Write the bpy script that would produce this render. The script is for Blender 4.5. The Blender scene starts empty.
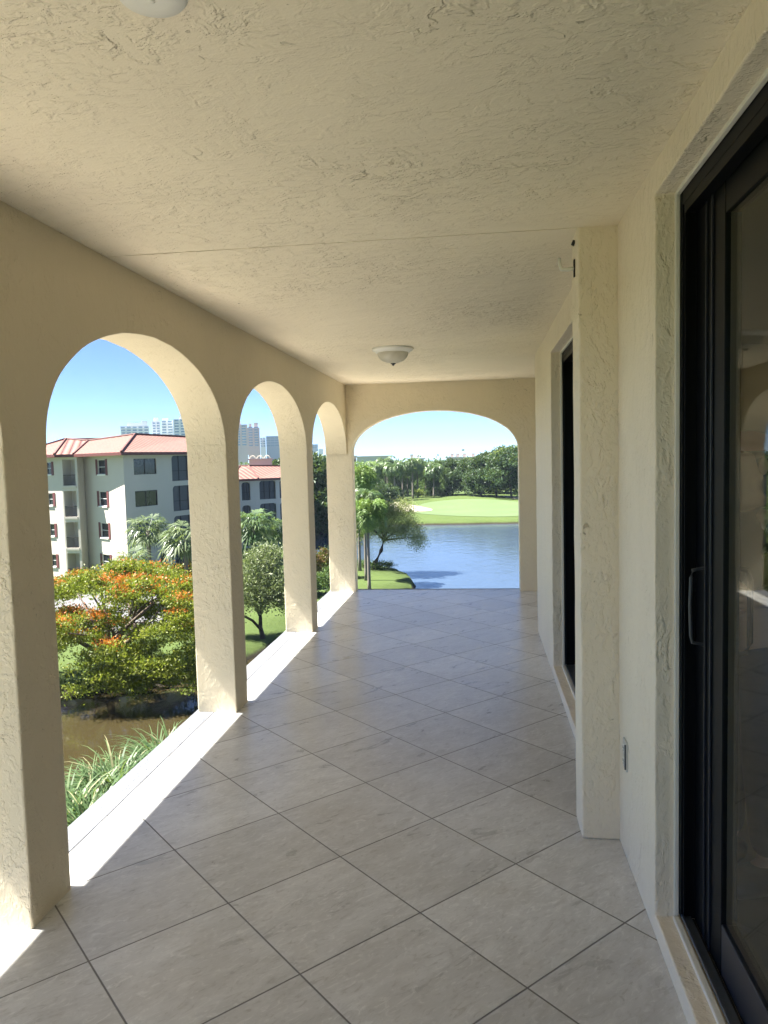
import bpy, bmesh, math, random
import numpy as np
from mathutils import Vector, Matrix, noise
from mathutils.geometry import delaunay_2d_cdt
random.seed(7); rng = np.random.default_rng(7)
S = bpy.context.scene; COL = S.collection
U = 0.5                      # one floor tile in metres
R = math.radians
# ------------------------------------------------------------------ camera numbers
F, YAW, PITCH, ROLL, EYE = 754.65, 0.126087, 0.069993, -0.025308, 3.2304*U
_cy, _sy, _cp, _sp = math.cos(YAW), math.sin(YAW), math.cos(PITCH), math.sin(PITCH)
FW = Vector((-_sy*_cp, _cy*_cp, -_sp)); _r = Vector((_cy, _sy, 0)); _u = _r.cross(FW)
RT = _r*math.cos(ROLL) + _u*math.sin(ROLL); UP = -_r*math.sin(ROLL) + _u*math.cos(ROLL)
def ray(px, py): return FW + RT*((px-384)/F) - UP*((py-512)/F)
def at_z(px, py, z):                      # world point at height z seen in a direction of the survey photo
    d = ray(px, py); t = (z-EYE)/d.z; return Vector((d.x*t, d.y*t, z))
def at_d(px, py, D):                      # world point at horizontal distance D
    d = ray(px, py); t = D/math.hypot(d.x, d.y); return Vector((d.x*t, d.y*t, EYE+d.z*t))
GZ, WZ = -9.3, -9.85                      # lawn level, water level (balcony floor is 0)
# ------------------------------------------------------------------ materials
def mat(name):
    m = bpy.data.materials.new(name); m.use_nodes = True
    nt = m.node_tree; nt.nodes.clear()
    out = nt.nodes.new('ShaderNodeOutputMaterial')
    return m, nt, out
def N(nt, t, ins=None, **kw):
    n = nt.nodes.new(t)
    for k, v in kw.items(): setattr(n, k, v)
    for k, v in (ins or {}).items():
        if hasattr(v, 'is_output') or isinstance(v, bpy.types.NodeSocket): nt.links.new(v, n.inputs[k])
        else: n.inputs[k].default_value = v
    return n
def M_(nt, op, a, b=0.0, c=None, clamp=False):
    ins = {0: a, 1: b}
    if c is not None: ins[2] = c
    n = N(nt, 'ShaderNodeMath', ins, operation=op); n.use_clamp = clamp
    return n.outputs[0]
def RAMP(nt, fac, stops, interp='LINEAR'):
    n = N(nt, 'ShaderNodeValToRGB', {'Fac': fac}); cr = n.color_ramp; cr.interpolation = interp
    while len(cr.elements) < len(stops): cr.elements.new(0.5)
    for e, (p, c) in zip(cr.elements, stops):
        e.position = p; e.color = (c, c, c, 1) if not isinstance(c, (tuple, list)) else (*c, 1)
    return n.outputs['Color']
def MIX(nt, f, a, b, blend='MIX'):
    n = nt.nodes.new('ShaderNodeMix'); n.data_type = 'RGBA'; n.blend_type = blend
    for k, v in ((0, f), (6, a), (7, b)):
        if isinstance(v, bpy.types.NodeSocket): nt.links.new(v, n.inputs[k])
        else: n.inputs[k].default_value = (*v, 1) if isinstance(v, (tuple, list)) and len(v) == 3 else v
    return n.outputs[2]
def NOISE(nt, vec, scale, detail=3, rough=0.5, dist=0.0):
    return N(nt, 'ShaderNodeTexNoise', {'Vector': vec, 'Scale': scale, 'Detail': detail, 'Roughness': rough, 'Distortion': dist}).outputs['Fac']
def POS(nt): return nt.nodes.new('ShaderNodeNewGeometry').outputs['Position']
def PR(nt, out, **ins):
    b = N(nt, 'ShaderNodeBsdfPrincipled', {k.replace('_', ' '): ((*v, 1) if isinstance(v, tuple) and len(v) == 3 else v) for k, v in ins.items()})
    nt.links.new(b.outputs[0], out.inputs[0]); return b
def simple(name, col, rough=0.6, metal=0.0, var=0.0, vscale=8.0, bump=0.0, bscale=60.0, spec=0.5):
    m, nt, out = mat(name); p = POS(nt); c = (*col, 1)
    if var:
        c = MIX(nt, NOISE(nt, p, vscale, 4), tuple(x*(1-var) for x in col), tuple(min(1, x*(1+var)) for x in col))
    b = PR(nt, out, Base_Color=c, Roughness=rough, Metallic=metal)
    b.inputs['Specular IOR Level'].default_value = spec
    if bump:
        bn = N(nt, 'ShaderNodeBump', {'Height': NOISE(nt, p, bscale, 4), 'Strength': 1.0, 'Distance': bump})
        nt.links.new(bn.outputs[0], b.inputs['Normal'])
    return m
def stucco(name, col, strength=1.0, scale=1.0, patch=0.5, pits=True, stretch=(1, 1, 1)):
    m, nt, out = mat(name); p0 = POS(nt)
    p = N(nt, 'ShaderNodeMapping', {'Vector': p0, 'Scale': stretch}).outputs[0]
    big = NOISE(nt, p, 1.1*scale, 3)                                          # where the trowel left heavier work
    zone = RAMP(nt, big, [(patch-0.12, 0.22), (patch+0.1, 1.0)])
    w = N(nt, 'ShaderNodeTexNoise', {'Vector': p, 'Scale': 5.0*scale, 'Detail': 3.0}).outputs['Color']
    pw = N(nt, 'ShaderNodeVectorMath', {0: p, 1: N(nt, 'ShaderNodeVectorMath', {0: w, 'Scale': 0.10/scale}, operation='SCALE').outputs[0]}, operation='ADD').outputs[0]
    n1 = NOISE(nt, pw, 15*scale, 4, 0.62)
    ledge = RAMP(nt, n1, [(0.46, 0.0), (0.53, 1.0), (0.62, 0.8), (0.72, 0.3)])  # knocked-down plateaus with a lip
    ledge = M_(nt, 'MULTIPLY', ledge, RAMP(nt, NOISE(nt, p, 9*scale, 2), [(0.42, 0.15), (0.58, 1.0)]))
    n2 = NOISE(nt, pw, 38*scale, 3, 0.6)
    l2 = RAMP(nt, n2, [(0.50, 0.0), (0.62, 1.0)])
    fine = NOISE(nt, p, 150*scale, 3, 0.6)
    soft = NOISE(nt, p, 4*scale, 2)
    h = M_(nt, 'ADD', M_(nt, 'MULTIPLY', ledge, M_(nt, 'MULTIPLY', zone, 0.55)), M_(nt, 'MULTIPLY', l2, M_(nt, 'MULTIPLY', zone, 0.30)))
    h = M_(nt, 'ADD', h, M_(nt, 'MULTIPLY', fine, 0.12)); h = M_(nt, 'ADD', h, M_(nt, 'MULTIPLY', soft, 1.6))
    c = MIX(nt, NOISE(nt, p, 2.1, 5, 0.6), tuple(x*0.93 for x in col), tuple(min(1, x*1.05) for x in col))
    if pits:                                                                 # small nicks, sunk and coloured dark brown
        nk = NOISE(nt, pw, 24*scale, 3, 0.6, 1.0)
        pit = RAMP(nt, nk, [(0.0, 1.0), (0.262, 1.0), (0.285, 0.0)])
        pit = M_(nt, 'MULTIPLY', pit, zone)
        c = MIX(nt, M_(nt, 'MULTIPLY', pit, 0.55), c, (0.16, 0.12, 0.07))
        h = M_(nt, 'SUBTRACT', h, M_(nt, 'MULTIPLY', pit, 0.55))
    b = PR(nt, out, Base_Color=c, Roughness=0.7); b.inputs['Specular IOR Level'].default_value = 0.3
    bn = N(nt, 'ShaderNodeBump', {'Height': h, 'Strength': 1.0, 'Distance': 0.0075*strength})
    nt.links.new(bn.outputs[0], b.inputs['Normal'])
    return m
CREAM = (0.75, 0.665, 0.50)
m_arc = stucco('cream_stucco_arcade', CREAM, 0.8, 1.0, 0.5, stretch=(1, 1, 0.8))
m_wall = stucco('cream_stucco_wall', (0.80, 0.715, 0.565), 1.4, 0.9, 0.5, stretch=(1, 1, 0.6))
m_ceil = stucco('cream_stucco_ceiling', (0.825, 0.742, 0.585), 1.6, 0.8, 0.50, stretch=(0.8, 1, 1))
m_out = stucco('building_stucco', (0.62, 0.58, 0.50), 0.4, 1.0, 0.5, pits=False)
m_white = simple('white_paint', (0.78, 0.77, 0.72), 0.45)
m_bead = simple('white_sealant_bead', (0.72, 0.70, 0.62), 0.4, var=0.08)
m_black = simple('black_aluminium', (0.004, 0.0045, 0.006), 0.45, spec=0.12)
m_sill = simple('grey_aluminium_sill', (0.10, 0.115, 0.14), 0.33, 0.5, var=0.1, vscale=20)
m_rail = simple('dark_blue_grey_rail', (0.016, 0.019, 0.030), 0.4, 0.2)
m_grey = simple('grey_handle', (0.05, 0.053, 0.06), 0.45, 0.3)
m_dark = simple('dark_slot', (0.02, 0.02, 0.02), 0.8)
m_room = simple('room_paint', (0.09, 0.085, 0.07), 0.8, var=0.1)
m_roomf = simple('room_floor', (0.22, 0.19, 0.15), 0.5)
# frosted shade
m, nt, out = mat('frosted_glass'); m_frost = m
d = N(nt, 'ShaderNodeBsdfDiffuse', {'Color': (0.72, 0.69, 0.60, 1)}); t = N(nt, 'ShaderNodeBsdfTranslucent', {'Color': (0.8, 0.78, 0.7, 1)})
g = N(nt, 'ShaderNodeBsdfGlossy', {'Roughness': 0.25}); mx = N(nt, 'ShaderNodeMixShader', {0: 0.35, 1: d.outputs[0], 2: t.outputs[0]})
mx2 = N(nt, 'ShaderNodeMixShader', {0: 0.06, 1: mx.outputs[0], 2: g.outputs[0]}); nt.links.new(mx2.outputs[0], out.inputs[0])
# window glass
def glass(name, tint=0.8, refl=0.96, base=0.05):
    m, nt, out = mat(name)
    lw = N(nt, 'ShaderNodeLayerWeight', {'Blend': 0.5}).outputs['Facing']
    f = M_(nt, 'ADD', M_(nt, 'MULTIPLY', M_(nt, 'POWER', lw, 4.6), refl), base, clamp=True)
    tr = N(nt, 'ShaderNodeBsdfTransparent', {'Color': (tint, tint, tint*0.97, 1)})
    gl = N(nt, 'ShaderNodeBsdfGlossy', {'Roughness': 0.0, 'Color': (0.9, 0.92, 0.9, 1)})
    mx = N(nt, 'ShaderNodeMixShader', {0: f, 1: tr.outputs[0], 2: gl.outputs[0]}); nt.links.new(mx.outputs[0], out.inputs[0])
    return m
m_glass = glass('door_glass', 0.9, 0.36, 0.015)
m_pane = simple('dark_window_pane', (0.012, 0.018, 0.026), 0.12, var=0.3, vscale=0.7)
m_tint = simple('blue_tower_glass', (0.17, 0.26, 0.37), 0.2, var=0.15, vscale=0.1)
# floor tiles on the diagonal
m, nt, out = mat('diagonal_floor_tile'); m_tile = m
p = POS(nt); x0, y0 = -2.586*U, 4.437*U; th = 0.786708; sx = N(nt, 'ShaderNodeSeparateXYZ', {0: p})
X = M_(nt, 'SUBTRACT', sx.outputs[0], x0); Y = M_(nt, 'SUBTRACT', sx.outputs[1], y0)
ct, st = math.cos(th)/U, math.sin(th)/U
A = M_(nt, 'ADD', M_(nt, 'MULTIPLY', X, ct), M_(nt, 'MULTIPLY', Y, st))
B = M_(nt, 'SUBTRACT', M_(nt, 'MULTIPLY', X, st), M_(nt, 'MULTIPLY', Y, ct))
fa, fb = M_(nt, 'FRACT', A), M_(nt, 'FRACT', B)
da = M_(nt, 'MINIMUM', fa, M_(nt, 'SUBTRACT', 1.0, fa)); db = M_(nt, 'MINIMUM', fb, M_(nt, 'SUBTRACT', 1.0, fb))
dm = M_(nt, 'MINIMUM', da, db)
wob = M_(nt, 'MULTIPLY', M_(nt, 'SUBTRACT', NOISE(nt, p, 25, 3), 0.5), 0.0018)
dm = M_(nt, 'ADD', dm, wob)
grout = RAMP(nt, dm, [(0.0050, 1.0), (0.0072, 0.0)])
cell = N(nt, 'ShaderNodeCombineXYZ', {0: M_(nt, 'FLOOR', A), 1: M_(nt, 'FLOOR', B)})
wn = N(nt, 'ShaderNodeTexWhiteNoise', {'Vector': cell.outputs[0]}); wn.noise_dimensions = '3D'
off = N(nt, 'ShaderNodeVectorMath', {0: wn.outputs['Color'], 'Scale': 40.0}, operation='SCALE')
loc = N(nt, 'ShaderNodeCombineXYZ', {0: A, 1: B})
pl = N(nt, 'ShaderNodeVectorMath', {0: loc.outputs[0], 1: off.outputs[0]}, operation='ADD').outputs[0]
str_ = N(nt, 'ShaderNodeMapping', {'Vector': pl, 'Rotation': (0, 0, R(45)), 'Scale': (1.0, 2.6, 1)}).outputs[0]
n1 = NOISE(nt, str_, 2.2, 6, 0.62, 0.8); n2 = NOISE(nt, str_, 9, 6, 0.7, 1.2)
tc = MIX(nt, RAMP(nt, n1, [(0.3, 0.0), (0.7, 1.0)]), (0.50, 0.50, 0.495), (0.65, 0.65, 0.645))
tc = MIX(nt, RAMP(nt, n2, [(0.53, 0.0), (0.66, 0.75)]), tc, (0.74, 0.74, 0.73))
tc = MIX(nt, RAMP(nt, n2, [(0.32, 0.75), (0.45, 0.0)]), tc, (0.42, 0.41, 0.39))
tv = M_(nt, 'ADD', M_(nt, 'MULTIPLY', wn.outputs['Value'], 0.17), 0.91)
tc = MIX(nt, 1.0, tc, N(nt, 'ShaderNodeCombineXYZ', {0: tv, 1: tv, 2: tv}).outputs[0], 'MULTIPLY')
dirt = RAMP(nt, NOISE(nt, p, 1.7, 5, 0.65), [(0.45, 0.0), (0.8, 0.35)])
tc = MIX(nt, dirt, tc, (0.38, 0.35, 0.30))
gc = MIX(nt, NOISE(nt, p, 3, 3), (0.12, 0.115, 0.105), (0.20, 0.19, 0.175))
tc = MIX(nt, grout, tc, gc)
rg = M_(nt, 'ADD', M_(nt, 'MULTIPLY', n1, 0.18), M_(nt, 'ADD', M_(nt, 'MULTIPLY', grout, 0.3), 0.21))
b = PR(nt, out, Base_Color=tc, Roughness=rg, IOR=1.5)
hh = M_(nt, 'SUBTRACT', M_(nt, 'MULTIPLY', n2, 0.12), grout)
bn = N(nt, 'ShaderNodeBump', {'Height': hh, 'Strength': 0.8, 'Distance': 0.0015}); nt.links.new(bn.outputs[0], b.inputs['Normal'])
m_curb = stucco('painted_curb', (0.14, 0.15, 0.17), 0.7, 1.3, 0.5)
# foliage
def leaf(name, c1, c2, trans=0.35, rough=0.5, c3=None):
    m, nt, out = mat(name)
    at = N(nt, 'ShaderNodeAttribute'); at.attribute_name = 'v'
    v = at.outputs['Fac']
    c = MIX(nt, v, c1, c2)
    if c3: c = MIX(nt, RAMP(nt, v, [(0.86, 0.0), (0.9, 1.0)]), c, c3)
    pr = N(nt, 'ShaderNodeBsdfPrincipled', {'Base Color': c, 'Roughness': rough}); pr.inputs['Specular IOR Level'].default_value = 0.35
    tr = N(nt, 'ShaderNodeBsdfTranslucent', {'Color': MIX(nt, 0.5, c, (0.25, 0.35, 0.03), 'MIX')})
    mx = N(nt, 'ShaderNodeMixShader', {0: trans, 1: pr.outputs[0], 2: tr.outputs[0]}); nt.links.new(mx.outputs[0], out.inputs[0])
    return m
L_flame = leaf('flame_tree_leaf', (0.06, 0.105, 0.012), (0.27, 0.28, 0.03))
L_flower = leaf('orange_flower', (0.52, 0.085, 0.012), (0.62, 0.24, 0.03), 0.25)
L_olive = leaf('grey_green_leaf', (0.10, 0.14, 0.06), (0.26, 0.29, 0.16), 0.25)
L_dark = leaf('dark_green_leaf', (0.018, 0.042, 0.018), (0.06, 0.11, 0.04), 0.2)
L_mid = leaf('mid_green_leaf', (0.03, 0.065, 0.02), (0.10, 0.17, 0.05), 0.25)
L_lite = leaf('light_green_leaf', (0.06, 0.13, 0.02), (0.17, 0.26, 0.06), 0.3)
L_yel = leaf('yellow_green_leaf', (0.09, 0.14, 0.02), (0.25, 0.30, 0.06), 0.3)
L_hang = leaf('olive_green_leaf', (0.16, 0.19, 0.07), (0.38, 0.40, 0.18), 0.45)
L_palm = leaf('palm_frond', (0.04, 0.09, 0.03), (0.15, 0.21, 0.09), 0.25, 0.4)
L_gpalm = leaf('grey_palm_frond', (0.06, 0.10, 0.045), (0.19, 0.23, 0.12), 0.25, 0.4)
L_strap = leaf('strap_leaf', (0.03, 0.075, 0.022), (0.15, 0.215, 0.09), 0.3, 0.45, (0.30, 0.29, 0.16))
L_red = leaf('red_shrub_leaf', (0.12, 0.02, 0.015), (0.10, 0.12, 0.02), 0.25)
m_bark = simple('bark', (0.13, 0.10, 0.075), 0.9, var=0.3, vscale=6, bump=0.02, bscale=12)
m_bark2 = simple('dark_bark', (0.05, 0.04, 0.032), 0.9, var=0.3, vscale=6, bump=0.02, bscale=12)
m_palmtr = simple('palm_trunk_bark', (0.17, 0.15, 0.125), 0.85, var=0.25, vscale=5, bump=0.02, bscale=18)
# buildings
m_condo = simple('condo_white_wall', (0.54, 0.495, 0.43), 0.8, var=0.05, vscale=0.6)
m_condo2 = simple('condo_grey_wall', (0.50, 0.50, 0.48), 0.8, var=0.05, vscale=0.6)
m_shut = simple('maroon_shutter', (0.13, 0.035, 0.035), 0.6)
m_screen = simple('dark_screen', (0.008, 0.011, 0.018), 0.35, var=0.4, vscale=0.9)
m_fascia = simple('maroon_fascia', (0.12, 0.035, 0.03), 0.6)
m_towerw = simple('tower_white', (0.66, 0.68, 0.70), 0.8)
m_towerp = simple('tower_pink_beige', (0.55, 0.44, 0.42), 0.8)
m_towerg = simple('tower_grey_blue', (0.26, 0.34, 0.44), 0.5)
m_railm = simple('balcony_railing_metal', (0.05, 0.045, 0.04), 0.5)
def rooftile():
    m, nt, out = mat('clay_barrel_tile')
    uv = N(nt, 'ShaderNodeUVMap').outputs[0]; s = N(nt, 'ShaderNodeSeparateXYZ', {0: uv})
    u = M_(nt, 'FRACT', M_(nt, 'MULTIPLY', s.outputs[0], 1/0.68)); v = M_(nt, 'FRACT', M_(nt, 'MULTIPLY', s.outputs[1], 1/0.45))
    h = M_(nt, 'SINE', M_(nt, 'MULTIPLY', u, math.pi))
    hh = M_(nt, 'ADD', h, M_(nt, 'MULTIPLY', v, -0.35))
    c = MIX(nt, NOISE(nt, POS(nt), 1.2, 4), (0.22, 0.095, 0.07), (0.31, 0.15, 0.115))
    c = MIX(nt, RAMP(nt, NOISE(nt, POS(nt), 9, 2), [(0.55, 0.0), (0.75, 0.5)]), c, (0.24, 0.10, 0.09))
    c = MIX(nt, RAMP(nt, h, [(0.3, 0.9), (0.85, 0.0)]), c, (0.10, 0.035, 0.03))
    b = PR(nt, out, Base_Color=c, Roughness=0.75)
    bn = N(nt, 'ShaderNodeBump', {'Height': hh, 'Strength': 1.0, 'Distance': 0.10}); nt.links.new(bn.outputs[0], b.inputs['Normal'])
    return m
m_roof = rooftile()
# ground
m, nt, out = mat('lawn'); m_lawn = m
p = POS(nt)
g1 = NOISE(nt, p, 0.22, 5, 0.6); g2 = NOISE(nt, p, 2.5, 5, 0.7); g3 = NOISE(nt, p, 18, 3, 0.6)
c = MIX(nt, g1, (0.060, 0.10, 0.026), (0.11, 0.145, 0.042))
c = MIX(nt, RAMP(nt, g2, [(0.35, 0.55), (0.6, 0.0)]), c, (0.05, 0.085, 0.02))
c = MIX(nt, RAMP(nt, g3, [(0.4, 0.35), (0.65, 0.0)]), c, (0.06, 0.085, 0.024))
sz = N(nt, 'ShaderNodeSeparateXYZ', {0: p}).outputs[2]
muck = RAMP(nt, M_(nt, 'MULTIPLY', M_(nt, 'SUBTRACT', M_(nt, 'ADD', sz, M_(nt, 'MULTIPLY', g2, 0.25)), WZ), 1.0), [(0.28, 1.0), (0.5, 0.0)])
c = MIX(nt, muck, c, (0.035, 0.03, 0.02))
b = PR(nt, out, Base_Color=c, Roughness=0.9); b.inputs['Specular IOR Level'].default_value = 0.15
bn = N(nt, 'ShaderNodeBump', {'Height': g3, 'Strength': 1.0, 'Distance': 0.06}); nt.links.new(bn.outputs[0], b.inputs['Normal'])
m, nt, out = mat('pond_water'); m_water = m
p = POS(nt); mp = N(nt, 'ShaderNodeMapping', {'Vector': p, 'Scale': (1.0, 0.55, 1)}).outputs[0]
w = M_(nt, 'ADD', M_(nt, 'MULTIPLY', NOISE(nt, mp, 0.9, 4, 0.6, 0.4), 1.0), M_(nt, 'MULTIPLY', NOISE(nt, mp, 0.12, 3), 1.5))
w = M_(nt, 'ADD', w, M_(nt, 'MULTIPLY', NOISE(nt, mp, 5, 3, 0.6), 0.22))
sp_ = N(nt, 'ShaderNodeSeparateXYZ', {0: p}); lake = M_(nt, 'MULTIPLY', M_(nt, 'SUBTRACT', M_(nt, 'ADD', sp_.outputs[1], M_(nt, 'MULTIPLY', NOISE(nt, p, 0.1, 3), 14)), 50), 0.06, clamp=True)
breeze = M_(nt, 'MULTIPLY', RAMP(nt, NOISE(nt, p, 0.03, 4, 0.6), [(0.35, 0.35), (0.65, 1.0)]), M_(nt, 'ADD', M_(nt, 'MULTIPLY', lake, 0.8), 0.2))
bs = N(nt, 'ShaderNodeBump', {'Height': w, 'Strength': breeze, 'Distance': 0.06})
wc = MIX(nt, lake, (0.034, 0.027, 0.012), (0.055, 0.082, 0.12))       # silty canal; reflected sky blue painted into the lake colour
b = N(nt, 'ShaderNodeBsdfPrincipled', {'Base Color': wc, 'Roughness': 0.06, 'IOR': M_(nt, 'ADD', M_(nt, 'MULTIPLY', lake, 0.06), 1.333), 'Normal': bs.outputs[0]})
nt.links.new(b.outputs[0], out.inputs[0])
m_sand = simple('bunker_sand', (0.38, 0.34, 0.27), 0.9, var=0.08, vscale=0.5)
m_fair = simple('mown_green', (0.085, 0.132, 0.045), 0.9, var=0.18, vscale=0.12)
m_asph = simple('driveway_asphalt', (0.13, 0.13, 0.135), 0.85, var=0.15, vscale=1)
# ------------------------------------------------------------------ mesh helpers
def link(o, parent=None):
    COL.objects.link(o)
    if parent: o.parent = parent
    return o
def tag(o, label=None, cat=None, group=None, kind=None):
    if label: o['label'] = label
    if cat: o['category'] = cat
    if group: o['group'] = group
    if kind: o['kind'] = kind
    return o
def thing(name, label, cat, loc=(0, 0, 0), rz=0.0, group=None):
    o = bpy.data.objects.new(name, None); o.location = loc; o.rotation_euler = (0, 0, rz); o.empty_display_size = 0.2
    link(o); return tag(o, label, cat, group)
def obj(name, bm, m, parent=None, smooth=False, local=True):
    me = bpy.data.meshes.new(name)
    bmesh.ops.recalc_face_normals(bm, faces=bm.faces) if local == 'fix' else None
    bm.to_mesh(me); bm.free()
    for mm in (m if isinstance(m, (list, tuple)) else [m]): me.materials.append(mm)
    if smooth:
        for pl in me.polygons: pl.use_smooth = True
    return link(bpy.data.objects.new(name, me), parent)
def box(bm, x0, x1, y0, y1, z0, z1, bev=0.0, mi=0):
    b2 = bmesh.new()
    vs = [b2.verts.new((x, y, z)) for x in (x0, x1) for y in (y0, y1) for z in (z0, z1)]
    for f in ((0, 1, 3, 2), (4, 6, 7, 5), (0, 4, 5, 1), (2, 3, 7, 6), (0, 2, 6, 4), (1, 5, 7, 3)): b2.faces.new([vs[i] for i in f])
    if bev: bmesh.ops.bevel(b2, geom=list(b2.edges), offset=bev, segments=2, affect='EDGES', profile=0.5)
    bmesh.ops.recalc_face_normals(b2, faces=b2.faces)
    for f in b2.faces: f.material_index = mi
    me = bpy.data.meshes.new('t'); b2.to_mesh(me); b2.free(); bm.from_mesh(me); bpy.data.meshes.remove(me)
def obox(bm, c, ax, ay, hx, hy, z0, z1, mi=0):          # box with its horizontal axes turned
    pts = [c+ax*(sx*hx)+ay*(sy*hy) for sx, sy in ((-1, -1), (1, -1), (1, 1), (-1, 1))]
    lo = [bm.verts.new((q.x, q.y, z0)) for q in pts]; hi = [bm.verts.new((q.x, q.y, z1)) for q in pts]
    fs = [bm.faces.new(lo[::-1]), bm.faces.new(hi)]
    for i in range(4): fs.append(bm.faces.new([lo[i], lo[(i+1) % 4], hi[(i+1) % 4], hi[i]]))
    for f in fs: f.material_index = mi
def tube(bm, pts, rads, seg=8, cap=True):
    rings = []; up = Vector((0, 0, 1)); pts = [Vector(q) for q in pts]
    for i, q in enumerate(pts):
        d = (pts[min(i+1, len(pts)-1)] - pts[max(i-1, 0)]).normalized()
        a = d.cross(up if abs(d.z) < 0.95 else Vector((1, 0, 0))).normalized(); b = d.cross(a)
        rings.append([bm.verts.new(q + (a*math.cos(t)+b*math.sin(t))*rads[i]) for t in [2*math.pi*k/seg for k in range(seg)]])
    for r0, r1 in zip(rings, rings[1:]):
        for k in range(seg): bm.faces.new([r0[k], r0[(k+1) % seg], r1[(k+1) % seg], r1[k]])
    if cap: bm.faces.new(rings[0][::-1]); bm.faces.new(rings[-1])
def lathe(bm, prof, seg=32):
    rings = []
    for r, z in prof:
        if r < 1e-5: rings.append([bm.verts.new((0, 0, z))])
        else: rings.append([bm.verts.new((r*math.cos(2*math.pi*k/seg), r*math.sin(2*math.pi*k/seg), z)) for k in range(seg)])
    for a, b in zip(rings, rings[1:]):
        for k in range(seg):
            k2 = (k+1) % seg
            if len(a) == 1 and len(b) > 1: bm.faces.new([a[0], b[k], b[k2]])
            elif len(b) == 1 and len(a) > 1: bm.faces.new([a[k], a[k2], b[0]])
            elif len(a) > 1: bm.faces.new([a[k], a[k2], b[k2], b[k]])
def wobble(bm, amp=0.0014, f=7.0, keep=None):
    for v in bm.verts:
        if keep and keep(v.co): continue
        n = noise.noise_vector(v.co*f); v.co += n*amp
def cells(bm, us, vs, solid, P, t0, t1):
    """wall of grid cells: P(u, v, t) -> point; faces front (t0) and back (t1), reveals wherever a neighbour is open"""
    def sub(a, st=0.09):
        o = []
        for i in range(len(a)-1):
            n = max(1, int(round((a[i+1]-a[i])/st))); o += [(a[i]+(a[i+1]-a[i])*k/n, i) for k in range(n)]
        return o+[(a[-1], None)]
    su, sv = sub(us), sub(vs); nu, nv = len(su)-1, len(sv)-1
    vd = {}
    def V(i, j, t):
        k = (i, j, t)
        if k not in vd: vd[k] = bm.verts.new(P(su[i][0], sv[j][0], t1 if t else t0))
        return vd[k]
    def s(i, j): return 0 <= i < nu and 0 <= j < nv and solid(su[i][1], sv[j][1])
    for i in range(nu):
        for j in range(nv):
            if not s(i, j): continue
            bm.faces.new([V(i, j, 0), V(i+1, j, 0), V(i+1, j+1, 0), V(i, j+1, 0)])
            bm.faces.new([V(i, j, 1), V(i, j+1, 1), V(i+1, j+1, 1), V(i+1, j, 1)])
            if not s(i-1, j): bm.faces.new([V(i, j, 0), V(i, j+1, 0), V(i, j+1, 1), V(i, j, 1)])
            if not s(i+1, j): bm.faces.new([V(i+1, j, 0), V(i+1, j, 1), V(i+1, j+1, 1), V(i+1, j+1, 0)])
            if not s(i, j-1): bm.faces.new([V(i, j, 0), V(i, j, 1), V(i+1, j, 1), V(i+1, j, 0)])
            if not s(i, j+1): bm.faces.new([V(i, j+1, 0), V(i+1, j+1, 0), V(i+1, j+1, 1), V(i, j+1, 1)])
    bmesh.ops.recalc_face_normals(bm, faces=bm.faces)
def bevel_sharp(bm, off=0.006, seg=2, skip=None):
    es = [e for e in bm.edges if len(e.link_faces) == 2 and e.calc_face_angle() > 0.9 and not (skip and skip(e))]
    bmesh.ops.bevel(bm, geom=es, offset=off, segments=seg, affect='EDGES', profile=0.5, clamp_overlap=True)
def smooth_by_angle(o):
    for pl in o.data.polygons: pl.use_smooth = True
    return o
# ------------------------------------------------------------------ the balcony
CEIL = 5.03*U
XI, XO = -3.16*U, -3.68*U             # inner and outer face of the arcade
YE, YB = 18.1*U, -4.25*U               # end wall, back end
SPR, RISE = 3.38*U, 1.10*U
# floor
bm = bmesh.new(); box(bm, -3.46*U, 2.6*U, YB, 18.40*U, -0.012, 0.0)
tag(obj('tiled_floor', bm, m_tile), kind='structure')
bm = bmesh.new(); box(bm, -3.45*U, 2.6*U, YB, 18.39*U, -0.22, -0.013)
tag(obj('floor_slab', bm, m_out), kind='structure')
bm = bmesh.new()
cells(bm, [YB, 18.42*U], [-0.22, 0.004], lambda i, j: True, lambda u, v, t: Vector((t, u, v)), -3.462*U, -3.72*U)
wobble(bm, 0.0015, 9); bevel_sharp(bm, 0.005)
tag(obj('arcade_sill', bm, m_curb), kind='structure')
bm = bmesh.new(); box(bm, -3.45*U, 2.6*U, 18.403*U, 18.48*U, -0.2, 0.003, 0.004)
tag(obj('end_sill', bm, m_curb), kind='structure')
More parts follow.
